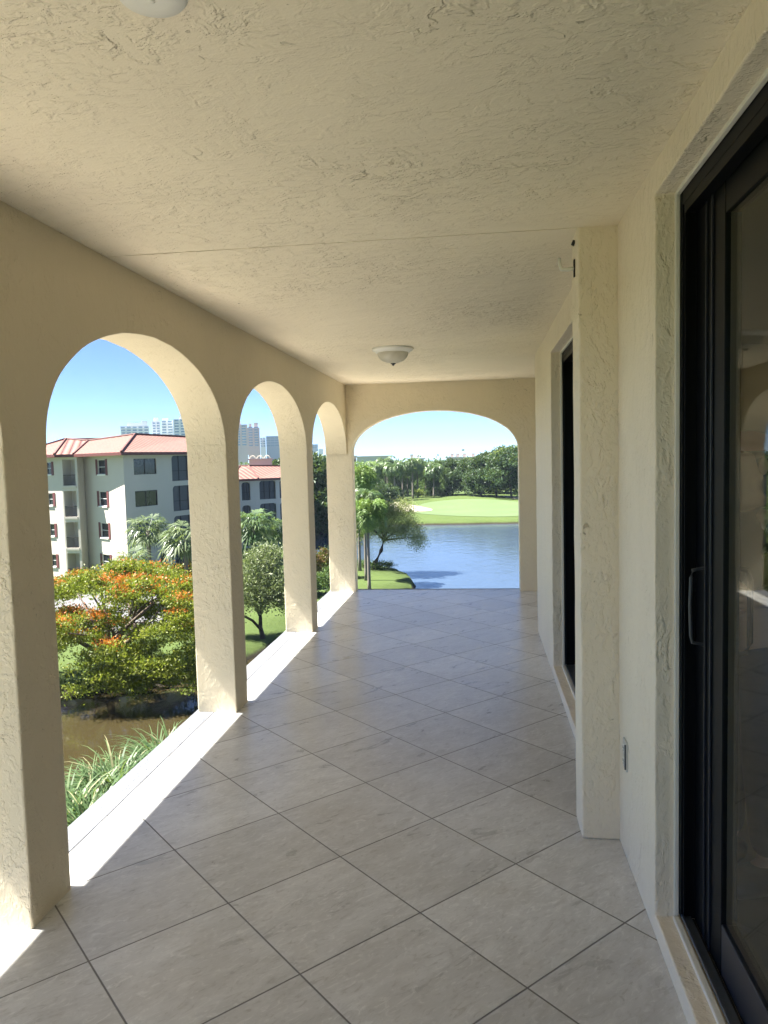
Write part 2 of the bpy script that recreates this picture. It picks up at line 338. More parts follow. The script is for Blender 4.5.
# arcade wall: pillars + scalloped header, built as one profile and cut at the springing line
opens = [(-3.76, 0.22), (0.74, 4.72), (5.24, 9.24), (9.73, 13.77), (14.26, 18.05)]
opens = [(a*U, b*U) for a, b in opens]
arcade = thing('arcade_wall', 'cream stucco arcade wall with round arches along the open left side', 'arcade', (XI, 0, 0))
def arch_pts(a, b, n=44, spr=SPR, rise=RISE, jit=0.002):
    c, h = (a+b)/2, (b-a)/2; o = []
    for k in range(n+1):
        t = math.pi*k/n; s = math.sin(t)
        y = c-h*math.cos(t); z = spr+rise*s**0.92
        if 0 < k < n:
            y += jit*noise.noise(Vector((y*9, z*9, 3))); z += jit*1.5*noise.noise(Vector((y*9, z*9, 8)))
        o.append((y, z))
    return o
def header(ops, lo, hi, xin, xout, swap=False):
    """header wall above the springing, as vertical strips between the arches and the ceiling"""
    bm = bmesh.new(); prof = [(lo, SPR)]
    for a, b in ops: prof += arch_pts(a, b)
    prof += [(hi, SPR)]
    prof2 = []
    for i, q in enumerate(prof):
        if i and q[0]-prof[i-1][0] > 0.12 and abs(q[1]-SPR) < 1e-6 and abs(prof[i-1][1]-SPR) < 1e-6:
            n = int((q[0]-prof[i-1][0])/0.09)
            for k in range(1, n): prof2.append((prof[i-1][0]+(q[0]-prof[i-1][0])*k/n, SPR))
        prof2.append(q)
    prof = prof2; top = CEIL+0.01; NZ = 9
    def P(x, y, z): return Vector((y, x, z)) if swap else Vector((x, y, z))
    cols = []
    for (y, z) in prof:
        cols.append([[bm.verts.new(P(x, y, z+(top-z)*k/NZ)) for k in range(NZ+1)] for x in (xin, xout)])
    for i in range(len(prof)-1):
        for s in (0, 1):
            for k in range(NZ): bm.faces.new([cols[i][s][k], cols[i+1][s][k], cols[i+1][s][k+1], cols[i][s][k+1]])
        if not (abs(prof[i][1]-SPR) < 1e-6 and abs(prof[i+1][1]-SPR) < 1e-6):
            bm.faces.new([cols[i][0][0], cols[i][1][0], cols[i+1][1][0], cols[i+1][0][0]])
    bmesh.ops.recalc_face_normals(bm, faces=bm.faces)
    return bm
def pillar(lo, hi, xin, xout, swap=False):
    bm = bmesh.new(); n = 24; rings = []
    for k in range(n+1):
        z = -0.002+(SPR+0.002)*k/n; j = 0.0 if k in (n,) else 0.0018; r = []
        for q, (x, y) in enumerate(((xin, lo), (xin, hi), (xout, hi), (xout, lo))):
            dx = j*noise.noise(Vector((x*5+q*3, y*5, z*7))); dy = j*noise.noise(Vector((x*5, y*5+q*4, z*7+9)))
            r.append(bm.verts.new((y+dy, x+dx, z) if swap else (x+dx, y+dy, z)))
        rings.append(r)
    for a, b in zip(rings, rings[1:]):
        for q in range(4): bm.faces.new([a[q], a[(q+1) % 4], b[(q+1) % 4], b[q]])
    bmesh.ops.recalc_face_normals(bm, faces=bm.faces)
    es = [e for e in bm.edges if e.calc_length() > 0.03 and abs(e.verts[0].co.z-e.verts[1].co.z) > 0.01]
    bmesh.ops.bevel(bm, geom=es, offset=0.007, segments=2, affect='EDGES', profile=0.5)
    return bm
bm = header(opens, YB, YE, XI, XO); bevel_sharp(bm, 0.007)
def place(o, parent):
    o.parent = parent; o.matrix_parent_inverse = Matrix.Translation(-Vector(parent.location)); return o
o = place(obj('arched_header', bm, m_arc), arcade)
edges = [YB]+[v for a, b in opens for v in (a, b)]+[YE]
for i in range(0, len(edges)-2, 2):
    place(obj('pillar', pillar(edges[i], edges[i+1], XI, XO), m_arc), arcade)
# end wall with wide arch
endw = thing('end_arch_wall', 'cream stucco end wall with one wide arch opening onto the lake', 'arch wall', (0, YE, 0))
RISE_END = 0.98*U
_r0 = RISE; RISE = RISE_END
def arch_end(a, b, n=60): return arch_pts(a, b, n, SPR, RISE_END)
_ap = arch_pts; arch_pts = lambda a, b, n=60, **k: _ap(a, b, n, SPR, RISE_END)
EA, EB = -3.04*U, 0.935*U
bm = header([(EA, EB)], XO, 2.6*U, YE, YE+0.34*U, True); bevel_sharp(bm, 0.007)
place(obj('arched_header', bm, m_arc), endw)
place(obj('pillar', pillar(XO, EA, YE, YE+0.34*U, True), m_arc), endw)
place(obj('pillar', pillar(EB, 2.6*U, YE, YE+0.34*U, True), m_arc), endw)
# ceiling in two pours with an open joint, then the roof with its deep eave
YJ = 6.31*U
for k, (a, b) in enumerate(((YB, YJ-0.0045), (YJ+0.0045, YE+0.34*U))):
    bm = bmesh.new(); box(bm, XO, 2.6*U, a, b, CEIL, CEIL+0.05, 0.0015)
    tag(obj('ceiling', bm, m_ceil), kind='structure')
SLOPE = 1.5; SUNY = 0.055
ez = 5.78*U; ex = -3.10*U-ez/SLOPE
bm = bmesh.new(); box(bm, ex, 14, YB-1.2, YE+1.2, ez, ez+0.3); box(bm, XO+0.01, 14, YB, YE+0.15, CEIL+0.06, ez-0.002)
rf = tag(obj('roof', bm, m_out), 'broad flat roof with a deep eave over the balcony', 'roof')
# unseen near end behind the camera, opened as an arch to let light in
backw = thing('back_arch_wall', 'cream stucco arch wall at the unseen near end, opened to let light in', 'arch wall', (0, YB, 0))
bm = header([(EA, EB)], XO, 1.6*U, YB-0.34*U, YB-0.001, True); bevel_sharp(bm, 0.007)
place(obj('arched_header', bm, m_arc), backw)
place(obj('pillar', pillar(XO, EA, YB-0.34*U, YB-0.001, True), m_arc), backw)
place(obj('pillar', pillar(EB, 1.6*U, YB-0.34*U, YB-0.001, True), m_arc), backw)
# house wall on the right, near part with the big sliding door
XA, XB_ = 1.12*U, 1.60*U
Y1, YD0 = 5.02*U, 0.2*U; CURB = 0.145*U; HEAD1 = 4.84*U
bm = bmesh.new()
cells(bm, [YB, YD0, Y1, 6.33*U], [0, CURB, HEAD1, CEIL+0.01], lambda i, j: not (i == 1 and j == 1), lambda u, v, t: Vector((t, u, v)), XA, XB_)
wobble(bm, 0.0025, 6, keep=lambda c: c.z < 0.01); bevel_sharp(bm, 0.005)
hw = thing('house_wall', 'cream stucco house wall with two recessed sliding doors along the right side', 'wall', (XA, 3.0, 0))
place(obj('near_wall', bm, m_wall), hw)
XC, XD = 1.035*U, 1.52*U; Y2, Y20 = 11.07*U, 7.0*U; HEAD2 = 4.68*U; YC = 14.0*U
bm = bmesh.new()
cells(bm, [6.45*U, Y20, Y2, YC], [0, CURB, HEAD2, CEIL+0.01], lambda i, j: not (i == 1 and j == 1), lambda u, v, t: Vector((t, u, v)), XC, XD)
wobble(bm, 0.0025, 6, keep=lambda c: c.z < 0.01); bevel_sharp(bm, 0.005)
place(obj('far_wall', bm, m_wall), hw)
bm = bmesh.new()
cells(bm, [0.815*U, 1.66*U], [-0.001, CEIL+0.01], lambda i, j: True, lambda u, v, t: Vector((u, t, v)), 6.30*U, 6.70*U)
wobble(bm, 0.0025, 6, keep=lambda c: c.z < 0.01); bevel_sharp(bm, 0.008)
place(obj('pilaster', bm, m_wall), hw)
bm = bmesh.new()
cells(bm, [YC, YE+0.02], [0, CEIL+0.01], lambda i, j: True, lambda u, v, t: Vector((t, u, v)), 2.6*U, 2.9*U)
place(obj('recess_wall', bm, m_wall), hw)
bm = bmesh.new()
cells(bm, [XD-0.001, 2.9*U], [0, CEIL+0.01], lambda i, j: True, lambda u, v, t: Vector((u, t, v)), YC-0.2, YC-0.003)
place(obj('recess_wall', bm, m_wall), hw)
# dark room behind the doors
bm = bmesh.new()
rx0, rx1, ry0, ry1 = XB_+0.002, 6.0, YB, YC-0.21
for c in ((rx1, rx1+.1, ry0, ry1, 0, 2.5), (rx0, rx1, ry1-0.02, ry1, 0, 2.5), (3.4, rx1, ry0-.1, ry0, 0, 2.5), (rx0, rx1, ry0, ry1, 2.5, 2.51)): box(bm, *c)  # unseen near end left half open so daylight reaches the person
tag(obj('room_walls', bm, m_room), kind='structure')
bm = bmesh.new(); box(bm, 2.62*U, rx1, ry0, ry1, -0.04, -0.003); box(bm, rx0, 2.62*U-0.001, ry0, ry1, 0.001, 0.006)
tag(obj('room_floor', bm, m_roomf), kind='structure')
# ---- sliding doors
def sliding_door(label, xw, xf, xs, ylo, yhi, zlo, zhi, stile=0.16, handle=True):
    """xw wall face, xf front of the frame, xs front of the sash"""
    t = thing('sliding_door', label, 'sliding door', (xf, (ylo+yhi)/2, 0))
    P = lambda n, b, m, par=t: place(obj(n, b, m), t)
    bd = 0.016
    bm = bmesh.new()
    box(bm, xf-bd, xf-0.001, yhi-0.012, yhi+0.004, zlo, zhi, 0.003); box(bm, xf-bd, xf-0.001, ylo, yhi-0.0125, zhi-0.012, zhi+0.004, 0.003)
    box(bm, xf-bd-0.006, xf-0.001, ylo, yhi-0.0125, zlo-0.006, zlo+0.012, 0.003)
    P('sealant_bead', bm, m_bead)
    fw = 0.03; xb = xs+0.05
    bm = bmesh.new()
    box(bm, xf, xb, yhi-fw, yhi+0.01, zlo+0.0135, zhi, 0.002); box(bm, xf, xb, ylo-0.01, ylo+fw, zlo+0.0135, zhi, 0.002)
    box(bm, xf+0.0005, xb, ylo+fw+0.0005, yhi-fw-0.0005, zhi-fw*1.6, zhi-0.0005, 0.002)
    box(bm, xf+0.006, xf+0.012, yhi-fw-0.012, yhi-fw-0.0005, zlo+0.03, zhi-fw*1.7, 0.001)
    box(bm, xf+0.002, xs-0.003, ylo+fw+.001, yhi-fw-0.013, zhi-fw*1.6-0.03, zhi-fw*1.6-0.0005, 0.001)
    fr = P('frame', bm, m_black)
    bm = bmesh.new()
    box(bm, xf+0.0005, xs-0.011, ylo+fw+0.0005, yhi-fw-0.0005, zlo+0.0145, zlo+0.022, 0.0015)
    box(bm, xf+0.0005, xf+0.008, ylo+fw+0.001, yhi-fw-0.001, zlo+0.0225, zlo+0.027, 0.001)
    P('sill_track', bm, m_sill)
    bm = bmesh.new()
    box(bm, xs-0.010, xs-0.001, ylo+fw+0.0005, yhi-fw-0.0005, zlo+0.0, zlo+0.0125)
    P('track_groove', bm, m_dark)
    ym = (ylo+yhi)/2
    ya, yb = ylo+fw+0.001, yhi-fw-0.001; za, zb = zlo+0.008, zhi-fw*1.6-0.002; x1 = xs+0.045
    bm = bmesh.new(); box(bm, xs, x1, yb-stile, yb, za, zb, 0.003); box(bm, xs, x1, ya, ya+stile, za, zb, 0.003)
    box(bm, xs+0.0005, x1-0.0005, ya+stile+0.0005, yb-stile-0.0005, za, za+0.16, 0.003, 1)
    box(bm, xs+0.0005, x1-0.0005, ya+stile+0.0005, yb-stile-0.0005, zb-0.11, zb, 0.003)
    [box(bm, xs-0.007, xs-0.0005, yb-q_-.006, yb-q_, za+.01, zb-.01, 0.001, 1) for q_ in (stile*.42, stile*.62) if stile > .2]
    sash = P('sash', bm, [m_black, m_rail])
    bm = bmesh.new(); box(bm, xs+0.008, xs+0.016, ya+stile-0.01, yb-stile+0.01, za+0.15, zb-0.10)
    gp = obj('glass_pane', bm, m_glass); gp.parent = sash
    if handle:
        hy, z0, z1 = yhi-0.12, 1.02, 1.26
        bm = bmesh.new(); hx = xs-0.038
        tube(bm, [(xs+0.002, hy, z0), (hx+0.004, hy, z0+0.008), (hx, hy, z0+0.03), (hx-0.003, hy, (z0+z1)/2), (hx, hy, z1-0.03), (hx+0.004, hy, z1-0.008), (xs+0.002, hy, z1)], [0.0055]*7, 8)
        P('handle', bm, m_grey)
        bm = bmesh.new(); iy = yb-stile+0.05
        tube(bm, [(x1-0.003, iy, 1.02), (x1+0.035, iy, 1.03), (x1+0.045, iy, 1.06), (x1+0.045, iy, 1.24), (x1+0.035, iy, 1.27), (x1-0.003, iy, 1.28)], [0.009]*6, 8)
        P('inner_handle', bm, m_black)
    return t
XF1 = 1.27*U
sliding_door('tall black framed sliding glass door in the near wall reflecting the arches', XA, XF1, 0.678, YD0, Y1, CURB, HEAD1, stile=0.27)
sliding_door('far black sliding door partly hidden behind the pilaster', XC, 1.20*U, 1.37*U, Y20, Y2, CURB, HEAD2, handle=False)
# ---- ceiling lights
def ceiling_light(label, x, y):
    t = thing('ceiling_light', label, 'ceiling light', (x, y, CEIL), 0, None)
    bm = bmesh.new(); lathe(bm, [(0, 0), (0.168, 0), (0.172, -0.006), (0.165, -0.018), (0.148, -0.026), (0.138, -0.036), (0.122, -0.038), (0, -0.03)], 48); obj('base', bm, m_white, t, True)
    bm = bmesh.new(); lathe(bm, [(0.127, -0.036), (0.124, -0.055), (0.112, -0.078), (0.088, -0.100), (0.055, -0.114), (0.022, -0.121), (0, -0.122)], 48); obj('glass_shade', bm, m_frost, t, True)
    bm = bmesh.new(); lathe(bm, [(0.0, -0.119), (0.02, -0.121), (0.021, -0.126), (0.011, -0.131), (0.009, -0.138), (0.0, -0.143)], 20); obj('finial', bm, m_grey, t, True)
ceiling_light('white bowl ceiling light hanging over the far half of the balcony', -1.36*U, 12.4*U)
v = at_z(152, -3, CEIL-0.03)
t = thing('smoke_detector', 'white round smoke detector on the ceiling, cut by the top edge of the photo', 'smoke detector', (v.x, v.y, CEIL))
bm = bmesh.new(); lathe(bm, [(0, 0), (0.070, 0), (0.070, -0.006), (0.066, -0.010), (0.066, -0.026), (0.060, -0.034), (0.03, -0.037), (0, -0.037)], 48); obj('cover', bm, m_white, t, True)
bm = bmesh.new(); lathe(bm, [(0.0, -0.0372), (0.006, -0.0373), (0.006, -0.0385), (0, -0.0387)], 12); obj('test_button', bm, m_white, t, True)
# ---- outlet
t = thing('wall_outlet', 'small pale electrical outlet low on the near house wall', 'outlet', (XA, 6.0*U, 0.855*U))
bm = bmesh.new(); box(bm, -0.007, 0.004, -0.036, 0.036, -0.058, 0.058, 0.002); obj('cover_plate', bm, simple('outlet_plate', (0.55, 0.54, 0.48), 0.5), t)
for z in (0.026, -0.026):
    bm = bmesh.new(); box(bm, -0.0115, -0.0072, -0.019, 0.019, z-0.016, z+0.016, 0.003); s = obj('socket', bm, m_bead, t)
    bm = bmesh.new()
    for dy in (-0.0065, 0.0065): box(bm, -0.0122, -0.0116, dy-0.0014, dy+0.0014, z-0.003, z+0.008)
    box(bm, -0.0122, -0.0116, -0.003, 0.003, z-0.012, z-0.007); obj('slot', bm, m_dark, s)
bm = bmesh.new(); box(bm, -0.013, -0.0075, -0.034, -0.029, -0.05, 0.05, 0.001); obj('flip_cover_hinge', bm, m_grey, t)
# ---- hook on the pilaster
t = thing('wall_hook', 'small white hook high on the side of the pilaster', 'hook', (0.815*U, 6.5*U, 4.76*U))
bm = bmesh.new(); tube(bm, [(0, 0, 0), (-0.03, 0, -0.004), (-0.055, 0, -0.002), (-0.062, 0, 0.02), (-0.064, 0, 0.045)], [0.008, 0.008, 0.008, 0.007, 0.006], 8); obj('hook_arm', bm, m_white, t, True)
bm = bmesh.new(); box(bm, -0.006, 0.004, -0.010, 0.010, -0.035, 0.035, 0.002); obj('back_plate', bm, m_dark, t)
bm = bmesh.new(); tube(bm, [(0.0, 0, 0.10), (-0.012, 0, 0.105)], [0.013, 0.011], 8); obj('screw', bm, m_dark, t)
# our own facade below the balcony
bm = bmesh.new(); box(bm, XO, XO+0.25, YB, YE+0.15, GZ-0.5, -0.225); box(bm, XO+0.252, 14, YE-0.1, YE+0.15, GZ-0.5, -0.225)
tag(obj('building_facade', bm, m_out), 'plain cream stucco facade of the building below the balcony', 'building')
HAZE = 0.00013
# ================================================================== OUTDOORS
m_bounce = simple('pale_bounce_concrete', (0.50, 0.46, 0.39), 0.85, var=0.1, vscale=1)
# ---- terrain: one sheet with the pond and canal cut into it
def smooth_loop(pts, it=3):
    for _ in range(it):
        o = []
        for i in range(len(pts)):
            a, b = pts[i], pts[(i+1) % len(pts)]
            o += [(a[0]*.75+b[0]*.25, a[1]*.75+b[1]*.25), (a[0]*.25+b[0]*.75, a[1]*.25+b[1]*.75)]
        pts = o
    return pts
far_bank = [(-60, -60), (-52, 8), (-36, 26), (-26, 33.5), (-21.2, 35.3), (-17.5, 36.6), (-15.0, 37.9), (-13.8, 41.5), (-12, 50), (-8.6, 58), (-6.3, 62.5), (-6.0, 67), (-6.9, 71.5), (-9.2, 76.5), (-14, 80), (-19, 85), (-27, 96), (-42, 108), (-52, 120), (-44, 131), (-30, 133),
            (-17, 129.5), (-6, 128.5), (6.5, 129.5), (40, 128), (90, 118), (110, 80)]
near_bank = [(70, 30), (36, 24), (12, 24), (2, 25), (-5, 24), (-9.0, 21), (-11.2, 16), (-12, 8), (-12.5, -10), (-14, -62)]
water = smooth_loop(far_bank+near_bank, 3)
def area2(P): return sum(P[i][0]*P[(i+1) % len(P)][1]-P[(i+1) % len(P)][0]*P[i][1] for i in range(len(P)))
if area2(water) < 0: water = water[::-1]
_w2 = []
for i in range(len(water)):                                 # fine, slightly ragged shoreline
    a, b = Vector(water[i]), Vector(water[(i+1) % len(water)]); n = max(1, int((b-a).length/0.9))
    for k in range(n):
        q = a.lerp(b, k/n); q += Vector((noise.noise(Vector((q.x*.7, q.y*.7, 1))), noise.noise(Vector((q.x*.7, q.y*.7, 5)))))*0.30; _w2.append((q.x, q.y))
water = _w2
def offset(P, d):
    o = []
    for i in range(len(P)):
        a, b = Vector(P[i-1]), Vector(P[(i+1) % len(P)]); t = (b-a).normalized(); o.append((P[i][0]-t.y*d, P[i][1]+t.x*d))
    return o
def inside(x, y, P):
    c = False; j = len(P)-1
    for i in range(len(P)):
        if (P[i][1] > y) != (P[j][1] > y) and x < (P[j][0]-P[i][0])*(y-P[i][1])/(P[j][1]-P[i][1])+P[i][0]: c = not c
        j = i
    return c
WN = np.array(water)
def shore_d(x, y): return float(np.sqrt(((WN-np.array([x, y]))**2).sum(1).min()))
def gheight(x, y):
    """lawn height: gentle swells, a raised golf green across the lake"""
    h = GZ
    d = math.hypot(x, y)
    if y > 125 and d < 420:
        h += 1.1*math.exp(-(((x+2)/22)**2+((y-192)/20)**2)) + 0.7*math.exp(-(((x+24)/14)**2+((y-172)/9)**2))
        h += 0.35*noise.noise(Vector((x*.03, y*.03, 2)))
        h += max(0, (d-200))*0.004
    else: h += 0.18*noise.noise(Vector((x*.08, y*.08, 2)))
    return h
verts, edges_, zs = [], [], []
def add_loop(P, zf):
    s = len(verts)
    for q in P: verts.append(Vector(q)); zs.append(zf(q))
    edges_.extend((s+i, s+(i+1) % len(P)) for i in range(len(P)))
add_loop(water, lambda q: GZ-0.12)
add_loop(offset(water, -0.0+0.45), lambda q: WZ-0.25)
for (x, y) in ((-1700, -1700), (1700, -1700), (1700, 1700), (-1700, 1700)): verts.append(Vector((x, y))); zs.append(GZ)
edges_ += [(len(verts)-4+i, len(verts)-4+(i+1) % 4) for i in range(4)]
pts_rand = [(random.uniform(-75, 60), random.uniform(26, 135)) for _ in range(900)]+[(random.uniform(-90, 60), random.uniform(125, 270)) for _ in range(1600)]+[(random.uniform(-400, 400), random.uniform(-100, 500)) for _ in range(500)]
for (x, y) in pts_rand:
    if shore_d(x, y) < 1.2: continue
    iw = inside(x, y, water); verts.append(Vector((x, y))); zs.append(WZ-1.5 if iw else gheight(x, y))
vo, eo, fo, ov, _, _ = delaunay_2d_cdt(verts, edges_, [], 0, 1e-4, True)
me = bpy.data.meshes.new('ground')
me.from_pydata([(v.x, v.y, zs[ov[i][0]] if ov[i] else GZ) for i, v in enumerate(vo)], [], [tuple(f) for f in fo])
me.materials.append(m_lawn)
gr = link(bpy.data.objects.new('ground', me)); tag(gr, kind='structure')
for pl in me.polygons: pl.use_smooth = True
me.update()
if me.polygons[0].normal.z < 0: me.flip_normals()
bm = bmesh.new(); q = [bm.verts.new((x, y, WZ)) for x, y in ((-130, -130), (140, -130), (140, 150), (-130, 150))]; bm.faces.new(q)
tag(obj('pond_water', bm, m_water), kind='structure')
# the banks keep the sheet of water inside the hollow: everywhere else it lies under the lawn
def drape(name, poly, m, lift=0.03, kind='structure', step=1.6):
    """a patch lying on the lawn"""
    P = smooth_loop(poly, 2); vs = [Vector(q) for q in P]; es = [(i, (i+1) % len(P)) for i in range(len(P))]
    xs, ys = [q[0] for q in P], [q[1] for q in P]; x = min(xs)
    while x < max(xs):
        y = min(ys)
        while y < max(ys):
            if inside(x, y, P): vs.append(Vector((x, y)))
            y += step
        x += step
    vo, eo, fo, ov, _, _ = delaunay_2d_cdt(vs, es, [], 1, 1e-4, True)
    gr_h = lambda x, y: ground_z(x, y)
    me = bpy.data.meshes.new(name); me.from_pydata([(v.x, v.y, gr_h(v.x, v.y)+lift) for v in vo], [], [tuple(f) for f in fo]); me.materials.append(m)
    for pl in me.polygons: pl.use_smooth = True
    me.update()
    if len(me.polygons) and me.polygons[0].normal.z < 0: me.flip_normals()
    o = link(bpy.data.objects.new(name, me)); tag(o, kind=kind); return o
from mathutils.bvhtree import BVHTree
_bvh = BVHTree.FromPolygons([v.co for v in me.vertices], [tuple(pl.vertices) for pl in me.polygons])
def ground_z(x, y):
    h = _bvh.ray_cast(Vector((x, y, 100)), Vector((0, 0, -1)))[0]
    return h.z if h else GZ
def P_at(px, py, z=GZ): v = at_z(px, py, z); return (v.x, v.y)
drape('putting_green', [P_at(*q) for q in ((425, 505), (470, 502), (530, 503.5), (560, 510), (520, 517), (450, 516), (405, 513))], m_fair, 0.05, step=3)
drape('sand_bunker', [P_at(*q) for q in ((388, 508), (398, 505.5), (408, 508.5), (430, 509.3), (434, 511.5), (416, 512.5), (400, 512.3), (386, 511.5))], m_sand, 0.12, step=1.5)
drape('sand_bunker', [P_at(*q) for q in ((498, 499.7), (530, 500.3), (545, 502), (510, 502))], m_sand, 0.12, step=2)
drape('fairway', [P_at(*q) for q in ((405, 486), (455, 486), (470, 494), (400, 495))], m_fair, 0.06, step=6)
drape('unseen_bounce_slab', [(-10.5, -20), (-2.1, -20), (-2.1, 9.8), (14, 9.8), (14, 20), (-3, 20.5), (-8.8, 14), (-10.3, 6)], m_bounce, 0.05, step=2)  # unseen pale slab, added to bounce sunlight up to the ceiling
drape('parking_lot', [(-38, 50), (-30, 44.5), (-22, 47), (-19, 58), (-26, 62), (-40, 58)], m_asph, 0.03, step=2)
# ---- leaves
def leaf_mesh(name, C, Nrm, L, Wd, v, m, droop=0.0, flip=None):
    """one folded diamond per leaf: centre C, direction Nrm (length axis), half sizes L, Wd, tone v"""
    n = len(C); D = Nrm/np.linalg.norm(Nrm, axis=1, keepdims=True)
    r = rng.normal(size=(n, 3)); A = np.cross(D, r); A /= np.linalg.norm(A, axis=1, keepdims=True)+1e-9
    L = L[:, None]; Wd = Wd[:, None]
    P = np.stack([C-D*L, C+A*Wd, C+D*L+np.array([0, 0, -1])*droop*L, C-A*Wd], 1).reshape(-1, 3)
    me = bpy.data.meshes.new(name); me.vertices.add(4*n); me.vertices.foreach_set('co', P.ravel().astype(np.float32))
    me.loops.add(4*n); me.loops.foreach_set('vertex_index', np.arange(4*n, dtype=np.int32))
    me.polygons.add(n); me.polygons.foreach_set('loop_start', np.arange(0, 4*n, 4, dtype=np.int32))
    try: me.polygons.foreach_set('loop_total', np.full(n, 4, dtype=np.int32))
    except Exception: pass
    at = me.attributes.new('v', 'FLOAT', 'FACE'); at.data.foreach_set('value', v.astype(np.float32))
    me.materials.append(m); me.update(); me.validate(); return me
def clumps(blobs, n, size, spread=0.32, up=0.25, shell=0.75, squash=0.7, seed=0):
    """clump centres through ellipsoids (cx,cy,cz,rx,ry,rz,weight), a cloud of leaves round each"""
    r = np.random.default_rng(seed); W = np.array([b[6] if len(b) > 6 else b[3]*b[4] for b in blobs], float); W /= W.sum()
    per = 26; nc = max(4, n//per); Cs, Ds, Vs = [], [], []
    for _ in range(nc):
        b = blobs[r.choice(len(blobs), p=W)]; d = r.normal(size=3); d /= np.linalg.norm(d)
        if d[2] < -0.5 and r.random() < 0.6: d[2] *= -1
        rad = shell+(1-shell)*r.random() if r.random() < 0.8 else r.random()**0.6
        rad *= 1+0.16*r.normal()*0.6
        c = np.array(b[:3])+d*rad*np.array(b[3:6]); cs = spread*(0.6+0.8*r.random()); tone = r.random()
        q = r.normal(size=(per, 3))*np.array([1, 1, squash])*cs
        Cs.append(c+q); dd = r.normal(size=(per, 3))*0.8+d*0.7+np.array([0, 0, up]); Ds.append(dd); Vs.append(np.clip(tone*0.55+r.random(per)*0.45, 0, 1))
    C, D, V = np.concatenate(Cs), np.concatenate(Ds), np.concatenate(Vs)
    L = size*(0.7+0.6*r.random(len(C))); return C, D, L, V
def crown(name, blobs, n, size, m, parent, aspect=0.5, **k):
    C, D, L, V = clumps(blobs, n, size, **k)
    return link(bpy.data.objects.new(name, leaf_mesh(name, C, D, L, L*aspect, V, m)), parent)
def limbs(bm, base, tips, r0, seg=8, bend=0.25, fork=0.35, rs=random):
    """trunk from base to fork point, limbs to the tips"""
    f = Vector(base)+(sum((Vector(t) for t in tips), Vector())/len(tips)-Vector(base))*fork
    mid = (Vector(base)+f)/2+Vector((rs.uniform(-1, 1), rs.uniform(-1, 1), 0))*0.08*(f-Vector(base)).length
    tube(bm, [Vector(base)-Vector((0, 0, 0.3)), Vector(base)+(mid-Vector(base))*0.25, mid, f], [r0*1.5, r0*1.08, r0*0.9, r0*0.75], seg)
    for t in tips:
        t = Vector(t); m1 = f.lerp(t, 0.35)+Vector((rs.uniform(-1, 1), rs.uniform(-1, 1), rs.uniform(-.2, 1)))*bend*0.3*(t-f).length
        m2 = f.lerp(t, 0.7)+Vector((rs.uniform(-1, 1), rs.uniform(-1, 1), rs.uniform(-.3, .8)))*bend*0.3*(t-f).length
        tube(bm, [f-(t-f).normalized()*0.03, m1, m2, t], [r0*0.55, r0*0.42, r0*0.28, r0*0.1], 6)
        for _ in range(2):
            e = m2+Vector((rs.uniform(-1, 1), rs.uniform(-1, 1), rs.uniform(-.2, .7)))*0.4*(t-f).length
            tube(bm, [m1.lerp(m2, rs.random()), (m2+e)/2+Vector((0, 0, .1)), e], [r0*0.28, r0*0.18, r0*0.05], 5)
